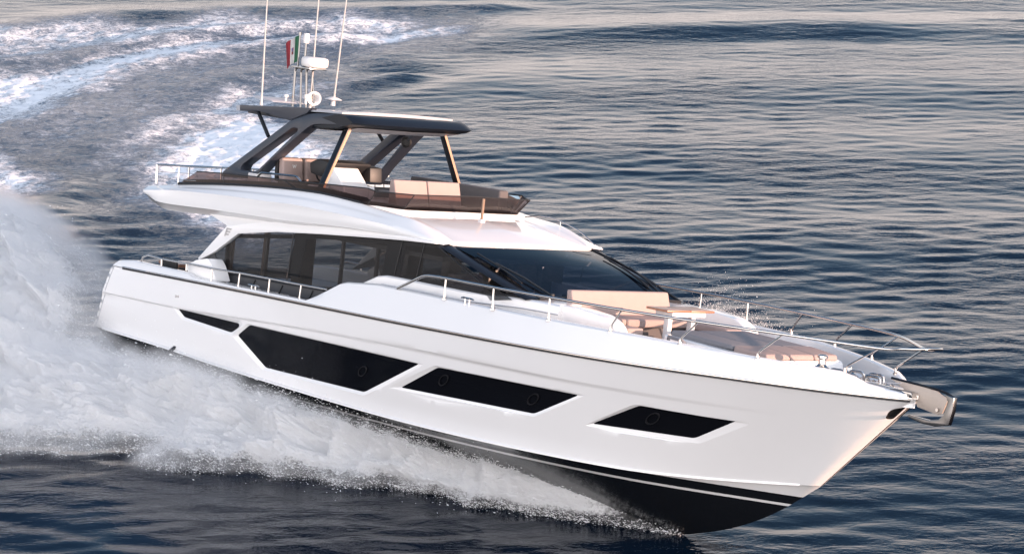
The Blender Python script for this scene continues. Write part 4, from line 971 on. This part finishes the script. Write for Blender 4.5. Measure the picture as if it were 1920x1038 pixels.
# broad swell
Z += .045*np.sin(X*.05 + Y*.52 + .6*vnoise(X*.08, Y*.08, 31)) * np.clip((Y-2)/10, 0, 1)
for line, h, w in RIDGE:
    d, _ = seg_dist(X + .5*vnoise(X*.5, Y*.4, 77), Y + .8*vnoise(X*.4, Y*.5, 78), line, False)
    h *= .72
    Z += h*np.exp(-(d/w)**2)*(.75+.25*vnoise(X*.8, Y*.8, 79)) - .35*h*np.exp(-((d-1.9*w)/w)**2)
foam = np.zeros_like(X)
for poly, st_, soft in FOAM:
    d, ins = seg_dist(X + .35*vnoise(X*1.3, Y*.9, 41) + .25*vnoise(X*3.1, Y*2.2, 42), Y + .9*vnoise(X*.9, Y*.7, 43) + .5*vnoise(X*2.2, Y*1.6, 44), poly, True)
    s = np.where(ins, 1., -1.)*d
    foam = np.maximum(foam, st_*np.clip(.5 + s/soft*.5, 0, 1)*(.82+.18*vnoise(X*.7, Y*.5, 45)))
churn = RNG.normal(0, 1, X.shape)
Z += foam*.030*(vnoise(X*4, Y*3.4, 51) + vnoise(X*9, Y*8, 52) + .6*churn)
# trough pressed down along the hull and the lifted sheet of the bow wave are part of the surface
Z *= fade
nx, ny = len(ax), len(ay)
me = bpy.data.meshes.new('sea'); V = np.stack([X, Y, Z], 1).astype(np.float32)
me.vertices.add(nx*ny); me.vertices.foreach_set('co', V.ravel())
I = (np.arange(ny-1)[:, None]*nx + np.arange(nx-1)[None, :]).ravel()
F = np.stack([I, I+1, I+nx+1, I+nx], 1).astype(np.int32)
me.loops.add(F.size); me.loops.foreach_set('vertex_index', F.ravel())
me.polygons.add(len(F)); me.polygons.foreach_set('loop_start', np.arange(0, F.size, 4, dtype=np.int32))
me.polygons.foreach_set('use_smooth', np.ones(len(F), bool))
at = me.attributes.new('foam', 'FLOAT', 'POINT'); at.data.foreach_set('value', foam.astype(np.float32))
me.update(); me.validate()
sea = bpy.data.objects.new('sea', me); COL.objects.link(sea)
tag(sea, 'dark blue evening sea with a curved foaming wake', 'sea', kind='structure')

m, t, b = newmat('sea_water'); N = t.nodes.new; Lk = t.links.new
b.inputs['Base Color'].default_value = (.002,.007,.017,1); b.inputs['Roughness'].default_value = .07; b.inputs['IOR'].default_value = 1.18
tc = N('ShaderNodeTexCoord')
def noise(scale, det, rough, vec, dist=0.):
    n = N('ShaderNodeTexNoise'); n.inputs['Scale'].default_value = scale; n.inputs['Detail'].default_value = det; n.inputs['Roughness'].default_value = rough
    n.inputs['Distortion'].default_value = dist; Lk(vec, n.inputs['Vector']); return n.outputs['Fac']
def math_(op, a, b_=None, clamp=False):
    n = N('ShaderNodeMath'); n.operation = op; n.use_clamp = clamp
    for i, v in enumerate((a, b_)):
        if v is None: continue
        if isinstance(v, (int, float)): n.inputs[i].default_value = v
        else: Lk(v, n.inputs[i])
    return n.outputs[0]
mp = N('ShaderNodeMapping'); mp.inputs['Scale'].default_value = (.8, 1.25, 1); Lk(tc.outputs['Object'], mp.inputs[0])
r1 = noise(1.5, 4, .55, mp.outputs[0], .4); r2 = noise(6.0, 3, .55, mp.outputs[0], .2)
patchn = noise(.16, 3, .5, tc.outputs['Object'])
pk = N('ShaderNodeMapRange'); pk.inputs['From Min'].default_value = .38; pk.inputs['From Max'].default_value = .62; pk.inputs['To Min'].default_value = .35; pk.inputs['To Max'].default_value = 1.15; Lk(patchn, pk.inputs['Value'])
hsum = math_('MULTIPLY', math_('ADD', math_('MULTIPLY', r1, .050), math_('MULTIPLY', r2, .016)), pk.outputs[0])
fo = N('ShaderNodeAttribute'); fo.attribute_name = 'foam'
# lacy foam: streaks of fine noise cut by the wake mask
mf = N('ShaderNodeMapping'); mf.inputs['Rotation'].default_value = (0, 0, math.radians(12)); mf.inputs['Scale'].default_value = (1.0, 1.15, 1); Lk(tc.outputs['Object'], mf.inputs[0])
f1 = noise(1.5, 10, .80, mf.outputs[0], 1.0); f2 = noise(9.0, 5, .75, mf.outputs[0], .6)
fn = math_('ADD', math_('MULTIPLY', f1, .62), math_('MULTIPLY', f2, .38))
th = math_('SUBTRACT', .53, math_('MULTIPLY', fo.outputs['Fac'], .27))
fm = math_('MULTIPLY', math_('SUBTRACT', fn, th), 6.0, True)
fm = math_('MULTIPLY', fm, math_('MULTIPLY', fo.outputs['Fac'], 2.2, True), True)
veil = math_('MULTIPLY', fo.outputs['Fac'], .62)     # aerated water under the lace
fm2 = math_('MAXIMUM', fm, veil)
fd_ = N('ShaderNodeBsdfDiffuse'); fcm = N('ShaderNodeMix'); fcm.data_type = 'RGBA'; fcm.inputs[6].default_value = (.40, .55, .74, 1); fcm.inputs[7].default_value = (.91, .94, .97, 1)
Lk(fm, fcm.inputs[0]); Lk(fcm.outputs[2], fd_.inputs[0])
bh = math_('ADD', hsum, math_('MULTIPLY', fm, .07))
bp1 = N('ShaderNodeBump'); bp1.inputs['Strength'].default_value = .65; bp1.inputs['Distance'].default_value = 1.0; Lk(bh, bp1.inputs['Height'])
Lk(bp1.outputs[0], b.inputs['Normal']); Lk(bp1.outputs[0], fd_.inputs['Normal'])
mxs = N('ShaderNodeMixShader'); Lk(math_('MULTIPLY', fm2, .9), mxs.inputs[0]); Lk(b.outputs[0], mxs.inputs[1]); Lk(fd_.outputs[0], mxs.inputs[2])
Lk(mxs.outputs[0], t.nodes['Material Output'].inputs[0])
me.materials.append(m)
# ================================================================== spray thrown off the starboard side
Fw = YROT @ Vector((1, 0, 0)); Fw.z = 0; Fw.normalize(); Fw = np.array(Fw[:2]); St = np.array((Fw[1], -Fw[0]))
def hashn(ix, iy, iz, seed):
    h = (ix*374761393 + iy*668265263 + iz*2147483647 + seed*144269504) & 0xffffffff
    h = ((h ^ (h >> 13)) * 1274126177) & 0xffffffff
    return ((h ^ (h >> 16)) & 0xffff)/65535.0
def vn3(p, seed):
    i = np.floor(p).astype(np.int64); f = p - i; f = f*f*(3-2*f); o = 0
    for dx in (0, 1):
        for dy in (0, 1):
            for dz in (0, 1):
                w = (f[:, 0] if dx else 1-f[:, 0])*(f[:, 1] if dy else 1-f[:, 1])*(f[:, 2] if dz else 1-f[:, 2])
                o = o + w*hashn(i[:, 0]+dx, i[:, 1]+dy, i[:, 2]+dz, seed)
    return o
def fbm(p, seed, octv=5, gain=.5, bill=False):
    o = 0; a = 1; s = 0
    for k in range(octv):
        v = vn3(p*(2.03**k)+k*17.3, seed+k); 
        if bill: v = np.abs(2*v-1)
        o = o + a*v; s += a; a *= gain
    return o/s
EDGE = [(0.06, -0.07), (-0.31, 0.37), (-1.60, 1.19), (-3.50, 2.25), (-5.46, 3.12), (-6.45, 3.53), (-7.25, 3.67), (-8.16, 4.01), (-9.06, 4.16), (-9.58, 4.47), (-9.96, 5.40), (-10.45, 5.64), (-10.91, 5.64), (-11.36, 5.16), (-11.96, 5.16), (-12.62, 5.56), (-13.41, 5.48), (-15.06, 5.09), (-17.73, 5.87)]
ea = np.array(EDGE); ex_ = ea@Fw + 14.92; eo_ = ea@St
k_ = np.argsort(ex_); ex_, eo_ = ex_[k_], eo_[k_]
gx_ = np.linspace(-12, 15.2, 300); gy_ = np.interp(gx_, ex_, eo_); gk = np.exp(-np.linspace(-2, 2, 21)**2); gk /= gk.sum()
ex_, eo_ = gx_, np.convolve(np.pad(gy_, 10, mode='edge'), gk, mode='valid')
def s_outer(x): return np.interp(x, ex_, eo_)
def s_inner(x): return np.interp(x, [-9,-1.5,-.5,.2,3,8,10,12,13.5,14.5,15.0], [-.2,.9,1.3,2.25,2.25,2.0,1.75,1.15,.55,.1,-.05])
def s_height(x): return np.interp(x, [-9,-5,-3,-1.5,-.4,.3,1.2,3,5,7,9,10.5,12,13,14,14.6,15.0], [2.6,3.3,3.25,2.6,1.95,1.35,1.12,1.17,1.13,1.04,.99,.90,.71,.52,.32,.18,.03])
NX, NT = 640, 170
xs = 15.0 - 24.0*np.linspace(0, 1, NX)**1.25
ts = np.linspace(0, 1, NT)
XX, TT = np.meshgrid(xs, ts, indexing='ij'); xx = XX.ravel(); tt = TT.ravel()
oi, oo = s_inner(xx), s_outer(xx); oo = np.maximum(oo, oi+.12)
oc = oi + (oo-oi)*tt
hh = s_height(xx)
pk_ = np.clip((-xx+.3)/2.5, 0, 1)      # astern the sheet arches over before falling
prof = (1-tt**1.7)**1.05
prof = prof*(1-pk_) + pk_*np.clip(np.sin(np.pi*np.clip(.30+.70*tt, 0, 1))**.8, 0, 1)
zz = hh*prof
pos = np.stack([Fw[0]*(xx-14.92)+St[0]*oc, Fw[1]*(xx-14.92)+St[1]*oc, zz], 1)
# flow-aligned coordinates so lumps trail aft and outward
fx_ = xx*.8 + oc*.35; fy_ = oc*1.05 - xx*.15
amp = np.clip((15.0-xx)/6, .04, 1)*(.35+.65*np.clip(np.minimum(tt*3, 1), 0, 1))
n1 = fbm(np.stack([fx_*.55, fy_*.75, zz*.7], 1), 3, 3)-.5
n2 = 1-fbm(np.stack([fx_*1.3, fy_*1.5, zz*1.3], 1), 23, 5, .55, True)*2
n3 = fbm(np.stack([fx_*4.5, fy_*5.5, zz*5], 1), 53, 4, .6)-.5
out_ = np.stack([np.full_like(xx, St[0]*.75-Fw[0]*.1), np.full_like(xx, St[1]*.75-Fw[1]*.1), np.full_like(xx, .75)], 1)
g_ = np.clip(1.15-tt, .15, 1)
pos = pos + out_*((n1*1.30+ (n2-.25)*.66)*amp*g_ + n3*.30*amp)[:, None]
inner_lock = np.clip(tt/.06, 0, 1)
pos[:, 2] = np.maximum(pos[:, 2], -.12)
# raggedness of the leading foam line on the water
rag = (fbm(np.stack([xx*1.6, tt*2, zz], 1), 91, 4, .6)-.5)*np.clip((tt-.75)/.25, 0, 1)*np.clip((15-xx)/5, .1, 1)*1.6
pos[:, 0] += St[0]*rag; pos[:, 1] += St[1]*rag
def fast_mesh(name, V, F, mat, smooth=True):
    me = bpy.data.meshes.new(name); V = np.ascontiguousarray(V, np.float32); F = np.ascontiguousarray(F, np.int32); k = F.shape[1]
    me.vertices.add(len(V)); me.vertices.foreach_set('co', V.ravel()); me.loops.add(F.size); me.loops.foreach_set('vertex_index', F.ravel())
    me.polygons.add(len(F)); me.polygons.foreach_set('loop_start', np.arange(0, F.size, k, dtype=np.int32))
    me.polygons.foreach_set('use_smooth', np.full(len(F), smooth)); me.update(); me.validate()
    me.materials.append(mat); o = bpy.data.objects.new(name, me); COL.objects.link(o); return o
I = (np.arange(NX-1)[:, None]*NT + np.arange(NT-1)[None, :]).ravel()
F = np.stack([I, I+1, I+NT+1, I+NT], 1)
# coverage: solid in the body, dissolving at the tip, the foam line and where the sheet leaves the hull
cov = np.clip((1-tt)/.30, 0, 1)*np.clip(tt/.10+.25*np.clip((8-xx)/6, 0, 1), 0, 1)*np.clip((15.1-xx)/2.6, .35, 1)
cov = np.where(xx < .5, np.clip((1-tt)/.30, 0, 1)*np.clip(tt/.14, 0, 1), cov)

m, t, b = newmat('spray_foam'); N = t.nodes.new; Lk = t.links.new; t.nodes.remove(b)
tc = N('ShaderNodeTexCoord')
mp = N('ShaderNodeMapping'); mp.inputs['Rotation'].default_value = (0, 0, -math.atan2(Fw[1], Fw[0])-.35); mp.inputs['Scale'].default_value = (.7, 1.2, 1.1); 
mpr = N('ShaderNodeMapping'); mpr.inputs['Rotation'].default_value = (0, 0, -math.atan2(Fw[1], Fw[0])-.35); Lk(tc.outputs['Object'], mpr.inputs[0]); Lk(mpr.outputs[0], mp.inputs[0])
mp.inputs['Rotation'].default_value = (0, 0, 0)
a1 = noise(2.2, 9, .68, mp.outputs[0], .5); a2 = noise(22, 3, .7, mp.outputs[0])
an_ = math_('ADD', math_('MULTIPLY', a1, .6), math_('MULTIPLY', a2, .4))
ca = N('ShaderNodeAttribute'); ca.attribute_name = 'cover'
al_ = math_('MULTIPLY', math_('SUBTRACT', an_, math_('SUBTRACT', .80, math_('MULTIPLY', ca.outputs['Fac'], .72))), 5.0, True)
dif = N('ShaderNodeBsdfDiffuse'); dif.inputs[0].default_value = (.94, .95, .96, 1)
tl = N('ShaderNodeBsdfTranslucent'); tl.inputs[0].default_value = (.94, .95, .96, 1)
ms = N('ShaderNodeMixShader'); ms.inputs[0].default_value = .35; Lk(dif.outputs[0], ms.inputs[1]); Lk(tl.outputs[0], ms.inputs[2])
bmp = N('ShaderNodeBump'); bmp.inputs['Strength'].default_value = .8; bmp.inputs['Distance'].default_value = .18; Lk(an_, bmp.inputs['Height']); Lk(bmp.outputs[0], dif.inputs['Normal'])
trn = N('ShaderNodeBsdfTransparent'); ms2 = N('ShaderNodeMixShader'); Lk(al_, ms2.inputs[0]); Lk(trn.outputs[0], ms2.inputs[1]); Lk(ms.outputs[0], ms2.inputs[2])
Lk(ms2.outputs[0], t.nodes['Material Output'].inputs[0])
M['spray'] = m
sprayo = fast_mesh('spray', pos, F, m)
a_ = sprayo.data.attributes.new('cover', 'FLOAT', 'POINT'); a_.data.foreach_set('value', cov.astype(np.float32))
tag(sprayo, 'white foaming spray thrown out from the starboard side of the white yacht', 'spray', kind='stuff')

# droplets: tiny solid beads of water torn from the sheet
M['drop'] = simple('water_droplets', (.86, .87, .88), .3, spec=.8)
OV = np.array([(1,0,0),(-1,0,0),(0,1,0),(0,-1,0),(0,0,1),(0,0,-1)], float); OF = np.array([(0,2,4),(2,1,4),(1,3,4),(3,0,4),(2,0,5),(1,2,5),(3,1,5),(0,3,5)])
def droplets(name, C, r, stretch, label, cat='spray'):
    n = len(C); V = C[:, None, :] + OV[None]*r[:, None, None]*np.array([1, 1, 1.])
    ax_ = np.array([-Fw[0]*.8+St[0]*.6, -Fw[1]*.8+St[1]*.6, .1]); V[:, 0] += ax_*(r*stretch)[:, None]; V[:, 1] -= ax_*(r*stretch)[:, None]
    F = (OF[None] + (np.arange(n)*6)[:, None, None]).reshape(-1, 3)
    o = fast_mesh(name, V.reshape(-1, 3), F, M['drop']); tag(o, label, cat, kind='stuff'); return o
gi = RNG.choice(len(pos), 90000, p=(lambda w: w/w.sum())((np.clip((.34-np.minimum(tt, 1-tt)), .02, 1)**1.5)*np.clip((15.2-xx)/4, .35, 1)*(np.gradient(-xs)[:, None]*np.ones((1, NT))).ravel()))
P0 = pos[gi] + RNG.normal(0, .03, (len(gi), 3))
e = RNG.exponential(1, len(gi))*np.where(tt[gi] > .7, .16, .13)*np.clip((15.3-xx[gi])/4, .25, 1)
dirs = np.stack([St[0]*.6+RNG.normal(0,.5,len(gi)), St[1]*.6+RNG.normal(0,.5,len(gi)), np.abs(RNG.normal(.4,.6,len(gi)))], 1)
P0 = P0 + dirs*e[:, None]
P0 = P0[P0[:, 2] > .0]
r0 = np.clip(RNG.lognormal(-5.35, .45, len(P0)), .003, .022)
droplets('spray_droplets', P0, r0, RNG.uniform(.5, 4, len(P0)), 'fine white droplets flying off the edge of the starboard spray')
# a smaller burst beyond the port bow
nb_ = 30000
u = RNG.beta(1.6, 2.2, nb_); q0 = np.array((10.854, 3.600, 2.705)); q1 = np.array((14.425, 3.000, 2.529))
hgt = RNG.exponential(1, nb_)*np.where(RNG.random(nb_) < .6, .09, .22)*(1-.6*u)*np.clip(u*5, .3, 1)
loc = q0[None]*(1-u)[:, None] + q1[None]*u[:, None] + RNG.normal(0, .12, (nb_, 3)); loc[:, 2] += hgt - .12
loc4 = (loc - np.array(YORG))@np.array(YROT).T
droplets('bow_spray', loc4, np.clip(RNG.lognormal(-5.35, .45, nb_), .003, .016), RNG.uniform(.2, 1.2, nb_), 'burst of sparkling droplets seen beyond the port bow rail')

# soft mist hanging round the torn sheet: an even-coloured cloud whose density falls with distance from it
mm = bpy.data.materials.new('mist'); mm.use_nodes = True; t = mm.node_tree; t.nodes.clear()
mo = t.nodes.new('ShaderNodeOutputMaterial'); pv = t.nodes.new('ShaderNodeVolumePrincipled')
pv.inputs['Color'].default_value = (.998, .998, .998, 1); pv.inputs['Density'].default_value = 1.0; pv.inputs['Anisotropy'].default_value = .15
t.links.new(pv.outputs[0], mo.inputs['Volume'])
ng = bpy.data.node_groups.new('mist_cloud', 'GeometryNodeTree'); ng.interface.new_socket('Geometry', in_out='INPUT', socket_type='NodeSocketGeometry'); ng.interface.new_socket('Geometry', in_out='OUTPUT', socket_type='NodeSocketGeometry')
n_ = ng.nodes.new; l_ = ng.links.new
go = n_('NodeGroupOutput'); vc = n_('GeometryNodeVolumeCube'); oi_ = n_('GeometryNodeObjectInfo'); oi_.transform_space = 'RELATIVE'; oi_.inputs['Object'].default_value = sprayo
px_ = n_('GeometryNodeProximity'); px_.target_element = 'FACES'; l_(oi_.outputs['Geometry'], px_.inputs[0])
po_ = n_('GeometryNodeInputPosition')
def gm(op, a, b_=0., clamp=False):
    q = n_('ShaderNodeMath'); q.operation = op; q.use_clamp = clamp
    for i, v in enumerate((a, b_)):
        if isinstance(v, (int, float)): q.inputs[i].default_value = v
        else: l_(v, q.inputs[i])
    return q.outputs[0]
def gnoise(scale, det, rough, sc3=(1, 1, 1), dist=0.):
    s = n_('ShaderNodeVectorMath'); s.operation = 'MULTIPLY'; s.inputs[1].default_value = sc3; l_(po_.outputs[0], s.inputs[0])
    q = n_('ShaderNodeTexNoise'); q.inputs['Scale'].default_value = scale; q.inputs['Detail'].default_value = det; q.inputs['Roughness'].default_value = rough; q.inputs['Distortion'].default_value = dist
    l_(s.outputs[0], q.inputs['Vector']); return q.outputs[0]
sx_ = n_('ShaderNodeSeparateXYZ'); l_(po_.outputs[0], sx_.inputs[0])
xl = sx_.outputs['X']
g1 = gnoise(.9, 5, .62, (.75, 1, 1), .3); g2 = gnoise(3.4, 3, .6, (.6, 1, 1))
nn = gm('ADD', gm('MULTIPLY', g1, .65), gm('MULTIPLY', g2, .35))
# reach of the mist: thin by the forefoot, half a metre and more astern
mr = n_('ShaderNodeMapRange'); mr.inputs['From Min'].default_value = 14.9; mr.inputs['From Max'].default_value = -1.5; mr.inputs['To Min'].default_value = .05; mr.inputs['To Max'].default_value = .50; l_(xl, mr.inputs['Value'])
reach = gm('MULTIPLY', mr.outputs[0], gm('MULTIPLY', nn, 2.0))
fall = gm('SUBTRACT', 1.0, gm('DIVIDE', px_.outputs['Distance'], reach), True)
wis = gm('MULTIPLY', gm('SUBTRACT', gm('ADD', nn, gm('MULTIPLY', fall, .35)), .50), 4.5, True)
den = gm('MULTIPLY', gm('MULTIPLY', fall, wis), 1.5)
dz = gm('MULTIPLY', sx_.outputs['Z'], 12., True)
l_(gm('MULTIPLY', den, dz), vc.inputs['Density'])
vc.inputs['Background'].default_value = 0; vc.inputs['Min'].default_value = (-6.5, -.3, -.05); vc.inputs['Max'].default_value = (15.4, 7.2, 5.6)
for k_, v_ in (('Resolution X', 300), ('Resolution Y', 105), ('Resolution Z', 80)): vc.inputs[k_].default_value = v_
smt = n_('GeometryNodeSetMaterial'); smt.inputs['Material'].default_value = mm
l_(vc.outputs[0], smt.inputs[0]); l_(smt.outputs[0], go.inputs[0])
mist = bpy.data.objects.new('mist', bpy.data.meshes.new('mist')); COL.objects.link(mist)
mist.matrix_world = Matrix(((Fw[0], St[0], 0, 0), (Fw[1], St[1], 0, 0), (0, 0, -1, 0), (0, 0, 0, 1)))
mist.matrix_world = Matrix(((Fw[0], St[0], 0, -14.92*Fw[0]), (Fw[1], St[1], 0, -14.92*Fw[1]), (0, 0, 1, 0), (0, 0, 0, 1)))
md = mist.modifiers.new('cloud', 'NODES'); md.node_group = ng
tag(mist, 'soft white mist hanging over the spray beside and behind the yacht', 'mist', kind='stuff')
SC.cycles.volume_step_rate = 1.5; SC.cycles.volume_max_steps = 256
